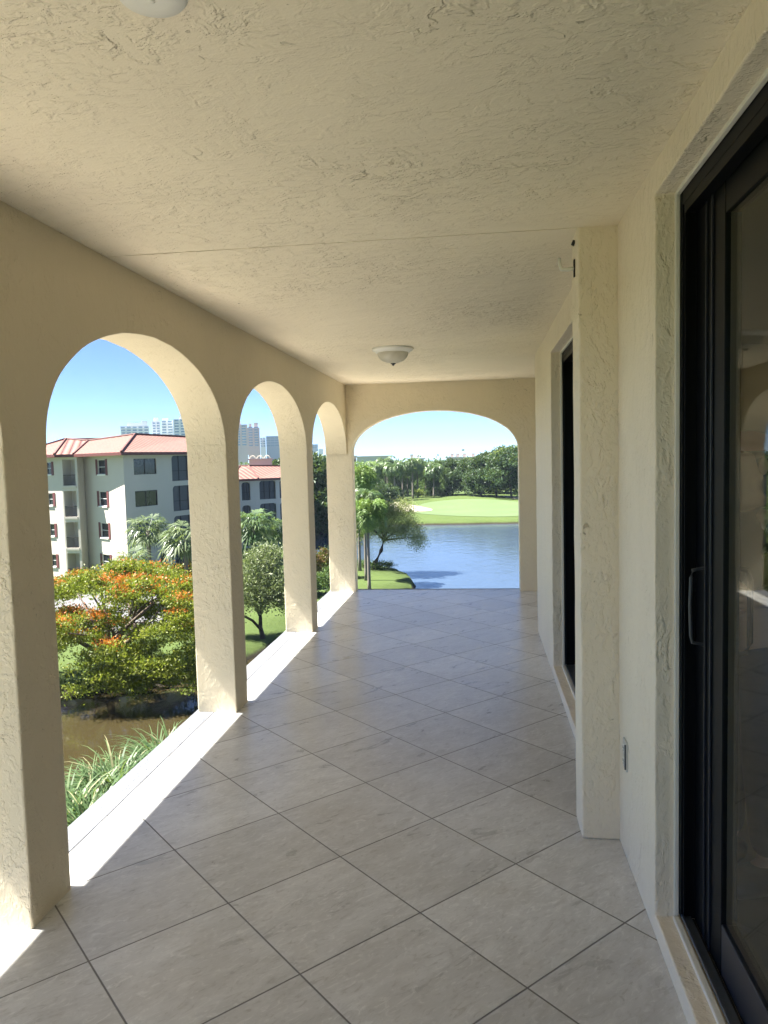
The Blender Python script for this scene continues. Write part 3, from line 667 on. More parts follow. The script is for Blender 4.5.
# ---- palms
def palm_heads(name, n, L, m, parent, z, fan=False, droop=0.9, lift=0.9, width=0.05, leaflets=26, leaflen=0.5, seed=0, skirt=0.2):
    r = np.random.default_rng(seed); Vt, Fc, T = [], [], []
    for i in range(n):
        az = 2.399*i+r.random()*0.5; q = i/n; el = lift*(1-q*1.25)+r.normal()*0.08; Lf = L*(0.8+0.35*r.random()); tone = r.random()*0.6
        h = np.array([math.cos(az), math.sin(az), 0]); ns = 10; pts = []; p = np.array([0, 0, z]); a = el
        for k in range(ns+1):
            pts.append(p.copy()); p = p+(h*math.cos(a)+np.array([0, 0, math.sin(a)]))*Lf/ns; a -= droop/ns*(1.0+k*0.16)
        pts = np.array(pts)
        if fan:
            c = pts[5]; fd = pts[6]-pts[4]; fd /= np.linalg.norm(fd); side = np.cross(fd, [0, 0, 1.]); side /= np.linalg.norm(side)+1e-9; nn = np.cross(side, fd)
            s = len(Vt); Vt += [pts[0]+side*0.02, pts[0]-side*0.02, c-side*0.015, c+side*0.015]; Fc.append((s, s+1, s+2, s+3)); T.append(tone)
            for k in range(leaflets):
                th_ = (k/(leaflets-1)-0.5)*math.radians(250); dr = fd*math.cos(th_)+side*math.sin(th_)+nn*0.12*r.normal(); ll = Lf*0.42*(0.75+0.25*math.cos(th_))*(0.85+0.3*r.random())
                px_ = np.cross(dr, nn); w_ = ll*0.06
                mid = c+dr*ll*0.55+nn*0.02; tip = c+dr*ll+np.array([0, 0, -1])*ll*0.28
                s = len(Vt); Vt += [c, mid+px_*w_, tip, mid-px_*w_]; Fc.append((s, s+1, s+2, s+3)); T.append(min(1, tone+0.4*r.random()))
        else:
            for k in range(leaflets):
                f = 0.12+0.88*(k+r.random()*0.5)/leaflets; x = f*ns; j = min(ns-1, int(x)); b = pts[j]+(pts[j+1]-pts[j])*(x-j)
                fd = pts[j+1]-pts[j]; fd /= np.linalg.norm(fd); side = np.cross(fd, [0, 0, 1.]); side /= np.linalg.norm(side)+1e-9
                ll = leaflen*math.sin(math.pi*min(0.97, 0.15+f*0.85))**0.6*(0.8+0.4*r.random())
                for sg in (-1, 1):
                    d = side*sg*0.85+fd*0.5+np.array([0, 0, 0.25+0.25*r.normal()]); d /= np.linalg.norm(d); m1 = b+d*ll*0.5; tip = b+d*ll+np.array([0, 0, -1])*ll*0.45
                    wv = fd*width
                    s = len(Vt); Vt += [b, m1+wv, tip, m1-wv]; Fc.append((s, s+1, s+2, s+3)); T.append(min(1, tone+0.4*r.random()))
            for k in range(ns):
                sd_ = np.cross(pts[k+1]-pts[k], [0, 0, 1.]); sd_ /= np.linalg.norm(sd_)+1e-9; w_ = 0.03*(1-k/ns)+0.008; s = len(Vt)
                Vt += [pts[k]-sd_*w_, pts[k+1]-sd_*w_, pts[k+1]+sd_*w_, pts[k]+sd_*w_]; Fc.append((s, s+1, s+2, s+3)); T.append(tone)
    me = bpy.data.meshes.new(name); me.from_pydata([tuple(v) for v in Vt], [], Fc)
    at = me.attributes.new('v', 'FLOAT', 'FACE'); at.data.foreach_set('value', np.array(T, dtype=np.float32)); me.materials.append(m); me.update()
    return link(bpy.data.objects.new(name, me), parent)
def palm(name, label, cat, loc, h, n, L, m, fan=False, r=0.14, lean=(0, 0), group=None, **k):
    t = thing(name, label, cat, loc, random.uniform(0, 6), group)
    bm = bmesh.new(); tube(bm, [(lean[0]*q*q, lean[1]*q*q, -0.3+(h+0.3)*q) for q in (0, .15, .4, .7, 1)], [r*1.5, r*1.1, r, r*0.9, r*0.95], 8); obj('trunk', bm, m_palmtr, t, True)
    c = palm_heads('crown', n, L, m, t, 0, fan, **k); c.location = (lean[0], lean[1], h-0.05)
    return t
def base_at(px, D): v = at_d(px, 500, D); return (v.x, v.y, ground_z(v.x, v.y))
# flame tree on the far bank
fx, fy = P_at(107, 676)
t = thing('flame_tree', 'wide spreading flame tree with orange red blossoms on the far canal bank', 'tree', (fx, fy, ground_z(fx, fy)))
bm = bmesh.new(); tips = []
for k in range(11):
    a = 2*math.pi*k/11+random.uniform(-.2, .2); rr = random.uniform(2.2, 4.6); tips.append((0.9+rr*math.cos(a)*1.1, rr*math.sin(a), random.uniform(3.4, 5.2)))
limbs(bm, (0, 0, 0), tips, 0.24, 10, 0.4, 0.24)
for k in range(9):
    a = 2*math.pi*k/9; tube(bm, [(0.1*math.cos(a), 0.1*math.sin(a), 0.35), (0.5*math.cos(a), 0.5*math.sin(a), 0.08), (1.1*math.cos(a+.3), 1.1*math.sin(a+.3), -0.08)], [0.12, 0.09, 0.04], 6)
obj('trunk', bm, m_bark, t, True)
fb = []
rf_ = random.Random(3)
for k in range(74):
    a = rf_.uniform(0, 2*math.pi); q = math.sqrt(rf_.random()); x, y = 1.0+5.6*q*math.cos(a), 4.6*q*math.sin(a)
    fb.append((x, y, 5.6-2.0*q*q+rf_.uniform(-.35, .35), 0.95, 0.95, 0.30, 1))
for k in range(110):
    a = rf_.uniform(0, 2*math.pi); q = rf_.uniform(.55, 1); x, y = 1.0+5.6*q*math.cos(a), 4.6*q*math.sin(a)
    fb.append((x, y, 4.0-2.0*q*q+rf_.uniform(-1.5, .5), 0.8, 0.8, 0.26, 0.85))
for k in range(26):
    fb.append((rf_.uniform(1.8, 6.2), rf_.uniform(-4.4, -1.5), rf_.uniform(0.7, 2.2), 0.8, 0.7, 0.3, 0.8))
crown('crown', fb, 92000, 0.08, L_flame, t, 0.42, spread=0.22, squash=0.45, shell=0.3, seed=5)
fl = [b for b in fb if b[2] > 2.4 and rf_.random() < 0.78]; fl = [(b[0]+rf_.uniform(-.5, .5), b[1]+rf_.uniform(-.5, .5), b[2]+0.24, 0.55, 0.55, 0.12, rf_.random()**2*1.6+0.3) for b in fl]
crown('blossoms', fl, 11000, 0.055, L_flower, t, 0.6, spread=0.27, squash=0.35, shell=0.2, seed=6, up=0.8)
# olive tree seen through the second arch
ox, oy = P_at(263, 637)
t = thing('olive_tree', 'grey green tree with a leaning dark trunk on the lawn behind the second arch', 'tree', (ox, oy, ground_z(ox, oy)))
bm = bmesh.new(); limbs(bm, (0, 0, 0), [(-1.6, 0.3, 3.1), (-0.6, -0.8, 4.0), (0.3, 0.7, 4.3), (0.9, -0.4, 3.6), (-0.9, 0.9, 3.5)], 0.15, 8, 0.3, 0.36)
tube(bm, [(-0.05, 0, 0.5), (-0.6, -0.1, 1.15), (-1.5, 0, 1.6), (-2.2, 0, 2.6)], [0.1, 0.085, 0.07, 0.03], 7); obj('trunk', bm, m_bark2, t, True)
ob = [(-0.3, 0, 3.9, 1.5, 1.5, 1.5), (-1.4, .2, 3.1, 1.3, 1.3, 1.0), (0.9, -.2, 3.2, 1.4, 1.3, 1.1), (0.1, -.9, 2.7, 1.3, .9, .8), (1.7, .1, 2.4, .8, .9, .7), (-2.2, 0, 2.5, .8, .8, .6), (0.4, .4, 5.0, .8, .8, .8)]
crown('crown', ob, 20000, 0.105, L_olive, t, 0.3, spread=0.3, squash=0.8, seed=8, up=0.5)
# fan palms by the white condo
def fp(px, pyc, D, h_extra, label, n=30, L=2.2, m=L_gpalm, seed=1, **k):
    v = at_d(px, pyc, D); gz = ground_z(v.x, v.y)
    return palm('fan_palm', label, 'palm', (v.x, v.y, gz), v.z-gz-0.2, n, L, m, True, 0.17, seed=seed, leaflets=18, lift=1.25, droop=1.3, **k)
fp(148, 528, 66, 0, 'taller fan palm with a bare trunk before the white condo wall', 34, 2.5, seed=2)
fp(185, 538, 62, 0, 'fan palm with a shaggy crown below the dark screened porch of the condo', 44, 2.9, seed=3)
fp(131, 562, 60, 0, 'low bushy fan palm just above the flame tree crown', 36, 2.3, seed=4)
fp(253, 524, 62, 0, 'big dark fan palm behind the olive tree in the second arch', 46, 2.7, L_palm, seed=5)
fp(272, 528, 66, 0, 'second fan palm to the right of the big dark one in the second arch', 44, 2.4, L_palm, seed=6)
# shrubs by the condo and on the lawns
def bush(name, label, px, D, blobs, n, size, m, group=None, seed=0, cat='shrub', up=0.3, spread=0.18, stem=True):
    x, y, z = base_at(px, D); t = thing(name, label, cat, (x, y, z), 0, group)
    crown('foliage', blobs, n, size, m, t, 0.45, spread=spread, seed=seed, up=up)
    bm = bmesh.new()
    for b in blobs[:4]: tube(bm, [(b[0]*.3, b[1]*.3, -0.1), (b[0]*.8, b[1]*.8, b[2]*.7), (b[0], b[1], b[2])], [0.05, 0.035, 0.015], 5)
    obj('stem', bm, m_bark2, t)
bush('flowering_shrub', 'red flowering shrub at the foot of the condo wall', 190, 64, [(0, 0, 2.2, 1.6, 1, 1.1), (1.5, 0, 2, 1.2, 1, 1), (-1.5, 0, 1.8, 1.2, 1, .9)], 2600, 0.12, L_red, seed=11)
bush('croton_shrub', 'reddish croton shrub beside the green one in the third arch', 319, 66, [(-.6, 0, 1.6, 1.1, 1, 1.3), (.3, 0, 2.3, .7, .7, .9)], 2600, 0.10, L_red, seed=12)
bush('round_shrub', 'bright green round shrub at the lawn edge in the third arch', 323, 61, [(0, 0, 1.0, 1.0, .9, .9), (1.0, 0, 1.4, .9, .9, 1.2), (-1, 0, .8, .9, .8, .7)], 3600, 0.09, L_mid, seed=13)
bush('round_shrub', 'dark tall shrub behind the bright round one in the third arch', 326, 70, [(0, 0, 1.4, 1.2, 1, 1.3), (1, 0, 2.4, .9, .9, 1.2)], 3200, 0.10, L_dark, seed=14)
for i, (px, D, lab) in enumerate(((362, 76.5, 'small low shrub left of the leaning waterside tree'), (373, 75.0, 'low shrub at the foot of the leaning waterside tree'), (383, 75.3, 'small low shrub right of the leaning waterside tree'))):
    bush('low_shrub', lab, px, D, [(0, 0, .35, .75, .5, .35), (.5, 0, .3, .5, .4, .3)], 1100, 0.07, L_mid, 'low shrubs at the water edge', 20+i)
# twin palms on the lawn peninsula
def foxtail(px, D, h, label, seed, L=2.35, n=30, m=L_lite, **k):
    x, y, z = base_at(px, D)
    t = palm('slender_palm', label, 'palm', (x, y, z), h, n, L, m, False, 0.13, seed=seed, leaflets=34, leaflen=0.8, lift=1.35, droop=1.45, width=0.05, **k)
    return t
foxtail(367, 62.5, 6.6, 'front slender palm with a dark trunk on the lawn peninsula', 31)
foxtail(364, 68, 7.2, 'rear slender palm just left of the front one on the lawn peninsula', 32, m=L_palm)
foxtail(358, 74, 9.2, 'tallest slender palm at the left edge of the wide end arch', 33, L=3.2)
# leaning tree over the water
x, y, z = base_at(373, 75); t = thing('leaning_tree', 'leaning tree drooping over the lake from the tip of the lawn', 'tree', (x, y, z))
bm = bmesh.new(); tube(bm, [(0, 0, -.3), (0.1, 0, .7), (.7, 0, 1.9), (1.0, 0, 3.0)], [.3, .24, .2, .16], 8)
for e in ((3.4, .3, 4.2), (2.2, -.6, 5.2), (.2, .4, 5.4), (-1.2, 0, 4.6), (4.4, 0, 3.2), (1.4, .8, 5.6)):
    tube(bm, [(1.0, 0, 2.9), (1.0+(e[0]-1)*.4, e[1]*.3, 2.9+(e[2]-2.9)*.55), e], [.12, .08, .02], 6)
obj('trunk', bm, m_bark2, t, True)
crown('crown', [(2.6, 0, 6.0, 1.5, 1.2, .8), (0.6, 0, 5.4, 1.9, 1.7, 1.3), (2.4, 0, 4.7, 1.7, 1.5, 1.3), (3.7, 0, 3.7, 1.2, 1.2, 1.2), (4.5, 0, 2.6, .8, .9, .8), (-1.2, .2, 4.6, 1.4, 1.4, 1.6), (1.8, -.5, 3.6, 1.3, 1, .8), (-1.6, 0, 3.1, .9, .9, .9)], 24000, 0.085, L_hang, t, 0.34, spread=0.34, seed=41, up=0.5)
# ---- trees across the lake: a few shapes, each tree an object of its own
def proto_tree(m, blobs, n, size, h, seed, bark=m_bark2, spread=0.5):
    rs = random.Random(seed)
    c = clumps(blobs, n, size, spread=spread, seed=seed); cm = leaf_mesh('crown', c[0], c[1], c[2], c[2]*0.5, c[3], m)
    bm = bmesh.new(); limbs(bm, (0, 0, 0), [(b[0]*.8, b[1]*.8, b[2]) for b in blobs[:6]], 0.3, 7, .3, .35, rs); tm = bpy.data.meshes.new('trunk'); bm.to_mesh(tm); bm.free(); tm.materials.append(bark)
    return cm, tm
def big_blobs(seed, R0, H, low=0.12, nb=13):
    r = random.Random(seed); o = []
    for k in range(nb):
        a = r.uniform(0, 6.28); q = math.sqrt(r.random()); z = r.uniform(low, 0.9); s = math.sin(math.pi*min(.97, .25+z*.7))
        o.append((R0*.62*q*math.cos(a)*s*1.1, R0*.62*q*math.sin(a)*s*1.1, H*z, R0*r.uniform(.32, .5), R0*r.uniform(.32, .5), H*r.uniform(.11, .19)))
    o.append((0, 0, H*.84, R0*.45, R0*.45, H*.15)); return o
PR_ = {}
for k, (m, sd_, R0, H, n, s) in {'dark': (L_dark, 51, 6.5, 12.5, 15000, 0.30), 'dark2': (L_dark, 52, 6.0, 12, 15000, 0.30), 'mid': (L_mid, 53, 5.0, 10, 11000, 0.26), 'mid2': (L_mid, 54, 4.2, 9.5, 10000, 0.25),
        'yel': (L_yel, 55, 5.2, 11.5, 11000, 0.28), 'lite': (L_lite, 56, 4.6, 9, 9000, 0.25)}.items():
    PR_[k] = proto_tree(m, big_blobs(sd_, R0, H), n, s, H, sd_)
def far_tree(kind, px, D, ptop, label, group='trees across the lake', wide=1.0, name='broadleaf_tree'):
    x, y, z = base_at(px, D); top = at_d(px, ptop, D).z; H0 = {'dark': 12.5, 'dark2': 12, 'mid': 10, 'mid2': 9.5, 'yel': 11.5, 'lite': 9}[kind]
    s = (top-z)/H0; t = thing(name, label, 'tree', (x, y, z), random.uniform(0, 6.28), group); t.scale = (s*wide, s*wide, s)
    for nme, me_ in zip(('crown', 'trunk'), PR_[kind]): link(bpy.data.objects.new(nme, me_), t)
ft = [('dark', 452, 205, 462, 1.0), ('dark2', 466, 196, 461, 1.0), ('dark', 481, 190, 459, 1.0), ('dark2', 497, 188, 456, 1.05), ('dark', 512, 184, 452, 1.1), ('dark2', 530, 182, 448, 1.1), ('dark', 552, 182, 450, 1.1), ('dark2', 575, 184, 452, 1.1),
      ('yel', 468, 216, 458.5, 1.1), ('yel', 484, 214, 457, 1.15), ('yel', 500, 210, 450, 1.1), ('yel', 515, 206, 446.5, 1.1), ('yel', 534, 204, 446, 1.1), ('dark', 489, 225, 455.5, 1.1), ('dark', 506, 222, 450.5, 1.1)]
desc = {'dark': 'dense dark green tree', 'dark2': 'deep green bushy tree', 'yel': 'yellow green tree top', 'mid': 'mid green tree', 'mid2': 'loose mid green tree', 'lite': 'light green tree'}
ordn = ['leftmost', 'second from left', 'third from left', 'fourth from left', 'fifth from left', 'sixth from left', 'seventh from left', 'eighth from left', 'ninth from left', 'tenth from left']
cnt = {}
def nth(k):
    cnt[k] = cnt.get(k, 0)+1; return ordn[min(cnt[k]-1, 9)]
for kind, px, D, pt, wd in sorted(ft, key=lambda q: q[1]):
    far_tree(kind, px, D, pt, '%s in the right hand wood, %s' % (desc[kind], nth('r'+kind)+' of that kind'), wide=wd)
for kind, px, D, pt, wd in sorted([('mid', 357, 200, 469, 1.1), ('mid2', 371, 196, 468, 1.0), ('mid', 385, 215, 463, .9), ('mid2', 398, 220, 463, .9), ('mid2', 407, 232, 462, .9), ('mid', 421, 212, 462, .75), ('mid2', 431, 206, 465, .7), ('mid', 440, 214, 461, .85), ('mid2', 447, 200, 468, .7)], key=lambda q: q[1]):
    far_tree(kind, px, D, pt, '%s among the palms across the lake, %s' % (desc[kind], nth('m'+kind)+' of that kind'), wide=wd)
for kind, px, D, pt, wd in sorted([('mid', 306, 122, 464, 1.2), ('dark', 320, 118, 462, 1.0), ('mid2', 334, 126, 468, 1.2), ('lite', 349, 150, 476, 1.0), ('dark', 290, 125, 466, 1.0)], key=lambda q: q[1]):
    far_tree(kind, px, D, pt, '%s behind the third arch, %s' % (desc[kind], nth('l'+kind)+' of that kind'), 'trees on the left lake shore', wd)
for i, (px, D, r_) in enumerate(((375, 176, 3.4), (384, 178, 3.0), (392, 186, 2.4))):
    bush('dark_bush', ('dark bush at the left end of the golf green, %s of three' % ('leftmost', 'middle', 'rightmost')[i]), px, D, [(0, 0, r_*.5, r_, r_*.8, r_*.55), (r_*.5, 0, r_*.8, r_*.6, r_*.6, r_*.5)], 3000, 0.22, L_dark, 'dark bushes by the golf green', 61+i, spread=.4)
for i, px in enumerate((418, 424, 431, 438, 446)):
    bush('small_bush', 'small green bush under the palms behind the golf green, %s' % ordn[i], px, 196+i*2, [(0, 0, 1, 1.5, 1, 1)], 700, 0.2, L_mid if i % 2 else L_yel, 'small bushes behind the golf green', 70+i, spread=.35)
# coconut palms
cp = [(378, 190, 463), (386, 196, 458), (395, 186, 463), (403, 200, 461), (413, 192, 459), (418, 200, 462), (426, 205, 463), (434, 196, 466), (442, 210, 464), (388, 208, 462), (408, 214, 464)]
for i, (px, D, pt) in enumerate(sorted(cp)):
    x, y, z = base_at(px, D); top = at_d(px, pt, D).z-1.2
    palm('coconut_palm', 'tall palm with drooping fronds across the lake, %s' % (ordn[i] if i < 10 else 'rightmost'), 'palm', (x, y, z), top-z, 20, 4.2, L_palm, False, 0.22, seed=80+i, leaflets=22, leaflen=1.0, lift=1.2, droop=1.9, width=0.16, group='palms across the lake')
# ---- far-off woods ringing the horizon (no single tree can be counted)
C_, D_, L_, V_ = [], [], [], []
r = np.random.default_rng(99)
for _ in range(2600):
    az = R(r.uniform(-42, 30)); D = r.uniform(330, 620); h = r.uniform(5, 10)
    c = np.array([math.sin(az)*D, math.cos(az)*D, GZ+h*r.uniform(.25, 1)*0.95]); q = r.normal(size=(22, 3))*np.array([2.6, 2.6, 1.5])
    C_.append(c+q); D_.append(r.normal(size=(22, 3))+[0, 0, .4]); V_.append(np.clip(r.random()*.6+r.random(22)*.4, 0, 1)); L_.append(np.full(22, 0.9))
me = leaf_mesh('far_woods', np.concatenate(C_), np.concatenate(D_), np.concatenate(L_), np.concatenate(L_)*.6, np.concatenate(V_), L_mid)
tag(link(bpy.data.objects.new('far_woods', me)), 'distant band of woods along the horizon', 'woods', kind='stuff')
# ---- strap-leaved plants on the near bank
def strap_plant(label, px, py, ztop, rad, n, seed, L=1.9):
    v = at_z(px, py, ztop); gz = ground_z(v.x, v.y); h = ztop-gz
    t = thing('strap_leaf_plant', label, 'plant', (v.x, v.y, gz), 0, 'strap leaved plants on the near bank')
    r = np.random.default_rng(seed); Vt, Fc, T = [], [], []
    heads = [(r.normal(0, rad*.45), r.normal(0, rad*.45), h-L*0.55+r.uniform(-.5, .25)) for _ in range(9)]
    for i in range(n):
        hx, hy, hz = heads[i % len(heads)]; az = r.uniform(0, 6.283); a = r.uniform(.35, 1.45); Lf = L*r.uniform(.55, 1.15); w0 = r.uniform(.018, .042); tone = r.random()*.6+.25*r.random()
        if r.random() < .09: tone = .95
        hd = np.array([math.cos(az), math.sin(az), 0]); sd_ = np.array([-math.sin(az), math.cos(az), 0]); p = np.array([hx, hy, hz])+hd*.06; ns = 7; s = len(Vt)
        for k in range(ns+1):
            w_ = w0*(1-(k/ns)**1.6)+.002; Vt += [p-sd_*w_, p+sd_*w_]; p = p+(hd*math.cos(a)+np.array([0, 0, math.sin(a)]))*Lf/ns; a -= (1.5+r.normal()*.15)/ns*(.5+k*.22)
        for k in range(ns): Fc.append((s+2*k, s+2*k+1, s+2*k+3, s+2*k+2)); T.append(tone)
    me = bpy.data.meshes.new('fronds'); me.from_pydata([tuple(q) for q in Vt], [], Fc); at = me.attributes.new('v', 'FLOAT', 'FACE'); at.data.foreach_set('value', np.array(T, dtype=np.float32)); me.materials.append(L_strap); me.update()
    link(bpy.data.objects.new('fronds', me), t)
    bm = bmesh.new()
    for hx, hy, hz in heads: tube(bm, [(hx*.4, hy*.4, -.2), (hx*.8, hy*.8, hz*.5), (hx, hy, hz+.05)], [.09, .07, .05], 6)
    obj('stem', bm, m_bark, t, True)
strap_plant('largest strap leaved plant on the near bank by the nearest pillar', 108, 785, -6.2, 1.2, 2600, 1)
strap_plant('low strap leaved plant tucked against the sill beside the nearest pillar', 88, 815, -6.0, 0.9, 1500, 2)
strap_plant('middle strap leaved plant on the near bank', 136, 775, -6.3, 0.9, 1500, 3)
strap_plant('farthest strap leaved plant on the near bank towards the second pillar', 165, 752, -6.3, 0.75, 1500, 4)
# ---- white condo with clay roof
def wallframe(a, b):
    a, b = Vector((*a, 0)), Vector((*b, 0)); d = (b-a); L = d.length; d.normalize(); return a, d, Vector((d.y, -d.x, 0)), L     # d along, n outward (towards camera when going left to right)
def quad_box(bm, a, d, n, u0, u1, o0, o1, z0, z1, mi=0):      # box in wall coordinates: u along, o outward
    pts = [a+d*u+n*o for u, o in ((u0, o0), (u1, o0), (u1, o1), (u0, o1))]
    lo = [bm.verts.new((q.x, q.y, z0)) for q in pts]; hi = [bm.verts.new((q.x, q.y, z1)) for q in pts]
    fs = [bm.faces.new(lo), bm.faces.new(hi[::-1])]
    for i in range(4): fs.append(bm.faces.new([lo[i], hi[i], hi[(i+1) % 4], lo[(i+1) % 4]]))
    for f in fs: f.material_index = mi
def wall_face(bm, a, b, z0, z1, holes, depth=0.35, mi=0):
    """outer wall skin with real openings; holes = (u0, u1, z0, z1)"""
    A, d, n, L = wallframe(a, b); us = sorted({0, L, *[v for h in holes for v in h[:2]]}); zz = sorted({z0, z1, *[v for h in holes for v in h[2:4]]})
    for i in range(len(us)-1):
        for j in range(len(zz)-1):
            um, zm = (us[i]+us[i+1])/2, (zz[j]+zz[j+1])/2
            if any(h[0] < um < h[1] and h[2] < zm < h[3] for h in holes): continue
            q = [A+d*us[i]+Vector((0, 0, zz[j])), A+d*us[i+1]+Vector((0, 0, zz[j])), A+d*us[i+1]+Vector((0, 0, zz[j+1])), A+d*us[i]+Vector((0, 0, zz[j+1]))]
            f = bm.faces.new([bm.verts.new(p_) for p_ in q]); f.material_index = mi
    for h in holes:
        c = [A+d*h[0]+Vector((0, 0, h[2])), A+d*h[1]+Vector((0, 0, h[2])), A+d*h[1]+Vector((0, 0, h[3])), A+d*h[0]+Vector((0, 0, h[3]))]
        dp = h[4] if len(h) > 4 else depth
        for k in range(4):
            f = bm.faces.new([bm.verts.new(p_) for p_ in (c[k], c[(k+1) % 4], c[(k+1) % 4]-n*dp, c[k]-n*dp)]); f.material_index = mi
        if dp > 0.5:
            f = bm.faces.new([bm.verts.new(p_-n*dp) for p_ in c]); f.material_index = mi
def roof_plane(bm, pts, eave_a, eave_b):
    uvl = bm.loops.layers.uv.verify(); vs = [bm.verts.new(p_) for p_ in pts]; f = bm.faces.new(vs)
    e = (Vector(eave_b)-Vector(eave_a)).normalized(); o = Vector(eave_a); f.normal_update(); s = f.normal.cross(e)
    for l in f.loops: q = l.vert.co-o; l[uvl].uv = (q.dot(e), q.dot(s))
def condo(name, label, plan, faces, eave, ridge_h, gz, storeys, back, over=0.7):
    """plan: front corner points left to right; faces[i] = list of features on face i"""
    t = thing(name, label, 'building', (plan[0][0], plan[0][1], gz))
    inv = Matrix.Translation(-Vector(t.location))
    def put(n, bm, m, par=t):
        o = obj(n, bm, m)
        if par is t: o.parent = t; o.matrix_parent_inverse = inv
        else: o.parent = par
        return o
    bw = bmesh.new(); st = (eave-gz)/storeys; feats = []
    for i in range(len(plan)-1):
        A, d, n, L = wallframe(plan[i], plan[i+1]); holes = []
        for ft_ in faces[i]:
            kind, u0, u1, zl, zh = ft_[:5]
            for s_ in (ft_[5] if len(ft_) > 5 else range(storeys)):
                h = (u0*L, u1*L, gz+s_*st+zl, gz+s_*st+zh, {'balcony': 1.3, 'lanai': 0.25}.get(kind, 0.14)); holes.append(h); feats.append((kind, A, d, n, h))
        wall_face(bw, plan[i], plan[i+1], gz-0.4, eave, holes)
    q = [plan[-1]]+back+[plan[0]]
    for i in range(len(q)-1): wall_face(bw, q[i], q[i+1], gz-0.4, eave, [])
    wall = put('wall', bw, m_condo)
    for kind, A, d, n, h in feats:
        u0, u1, z0, z1, dp = h; bm = bmesh.new()
        if kind in ('win', 'shut'):
            quad_box(bm, A, d, n, u0, u1, -dp, -dp+0.02, z0, z1); w_ = put('window', bm, m_pane); bm = bmesh.new()
            um = (u0+u1)/2; fz = 0.05; bt = -dp+0.022
            mm = m_condo2 if kind == 'shut' else m_fascia
            for c in ((u0, u0+fz, z0, z1), (u1-fz, u1, z0, z1), (u0+fz+.001, u1-fz-.001, z0, z0+fz), (u0+fz+.001, u1-fz-.001, z1-fz, z1)): quad_box(bm, A, d, n, c[0], c[1], bt, bt+0.04, c[2], c[3])
            if kind == 'win': quad_box(bm, A, d, n, um-.03, um+.03, bt, bt+.03, z0+fz+.001, z1-fz-.001)
            else: quad_box(bm, A, d, n, u0+fz+.001, u1-fz-.001, bt, bt+.03, (z0+z1)/2-.03, (z0+z1)/2+.03)
            put('frame', bm, m_black if kind == 'win' else m_condo2, w_)
            if kind == 'shut':
                sw = 0.34
                for a_, b_ in ((u0-sw-.02, u0-.02), (u1+.02, u1+sw+.02)):
                    bm = bmesh.new(); quad_box(bm, A, d, n, a_, b_, 0.005, 0.05, z0-.1, z1+.05); put('shutter', bm, m_shut)
                bm = bmesh.new(); quad_box(bm, A, d, n, u0-.02, u1+.02, 0.004, 0.12, z0-.13, z0-.003); put('sill', bm, m_white, w_)
        elif kind == 'lanai':
            quad_box(bm, A, d, n, u0, u1, -dp, -dp+0.02, z0, z1); w_ = put('screen', bm, m_screen); bm = bmesh.new()
            for f_ in (0.33, 0.66): quad_box(bm, A, d, n, u0+(u1-u0)*f_-.03, u0+(u1-u0)*f_+.03, -dp+.021, -dp+.06, z0, z1)
            quad_box(bm, A, d, n, u0, u1, -dp+.061, -dp+.09, z0+1.0, z0+1.05); put('screen_frame', bm, m_black, w_)
            bm = bmesh.new(); r_ = 0.38                                  # rounded corners of the opening
            for (cx, cz, sx, sz_) in ((u0, z1, 1, -1), (u1, z1, -1, -1)):
                ring = [(cx+sx*(r_-r_*math.cos(k*math.pi/12)), cz+sz_*(r_-r_*math.sin(k*math.pi/12))) for k in range(7)]
                for k in range(6):
                    P0 = lambda uu, zz_, oo: A+d*uu+n*oo+Vector((0, 0, zz_))
                    vs = [P0(cx, cz, .002), P0(*ring[k], .002), P0(*ring[k+1], .002)]; vb = [P0(cx, cz, -.2), P0(*ring[k], -.2), P0(*ring[k+1], -.2)]
                    bm.faces.new([bm.verts.new(p_) for p_ in vs]); bm.faces.new([bm.verts.new(p_) for p_ in (vs[1], vs[2], vb[2], vb[1])])
                put('arch_corner', bm, m_condo, w_); bm = bmesh.new()
            bm.free()
        elif kind == 'balcony':
            bm = bmesh.new(); k = u0+.05
            while k < u1: quad_box(bm, A, d, n, k, k+.025, -.08, -.055, z0+.08, z0+1.0); k += .13
            quad_box(bm, A, d, n, u0, u1, -.09, -.045, z0+1.001, z0+1.06); quad_box(bm, A, d, n, u0, u1, -.085, -.05, z0+.03, z0+.079)
            r_ = put('railing', bm, m_railm)
            bm = bmesh.new(); quad_box(bm, A, d, n, u0+(u1-u0)*.62, u0+(u1-u0)*.88, -dp+.003, -dp+.03, z0+.45, z0+2.0); put('window', bm, m_pane)
            bm = bmesh.new(); quad_box(bm, A, d, n, u0-.06, u1+.06, -.02, .10, z0-.22, z0-.002); put('balcony_slab', bm, m_condo)
    # roof: eaves follow the plan, ridge line set back
    return t, put
def offset_plan(P, o):
    """offset an open chain of 2D points outward (towards the viewer)"""
    out = []
    for i, q in enumerate(P):
        ns = []
        for a, b in ((i-1, i), (i, i+1)):
            if 0 <= a and b < len(P): A, d, n, L = wallframe(P[a], P[b]); ns.append(n)
        n = sum(ns, Vector()).normalized(); k = 1/max(.4, n.dot(ns[0])); out.append((q[0]+n.x*o*k, q[1]+n.y*o*k))
    return out
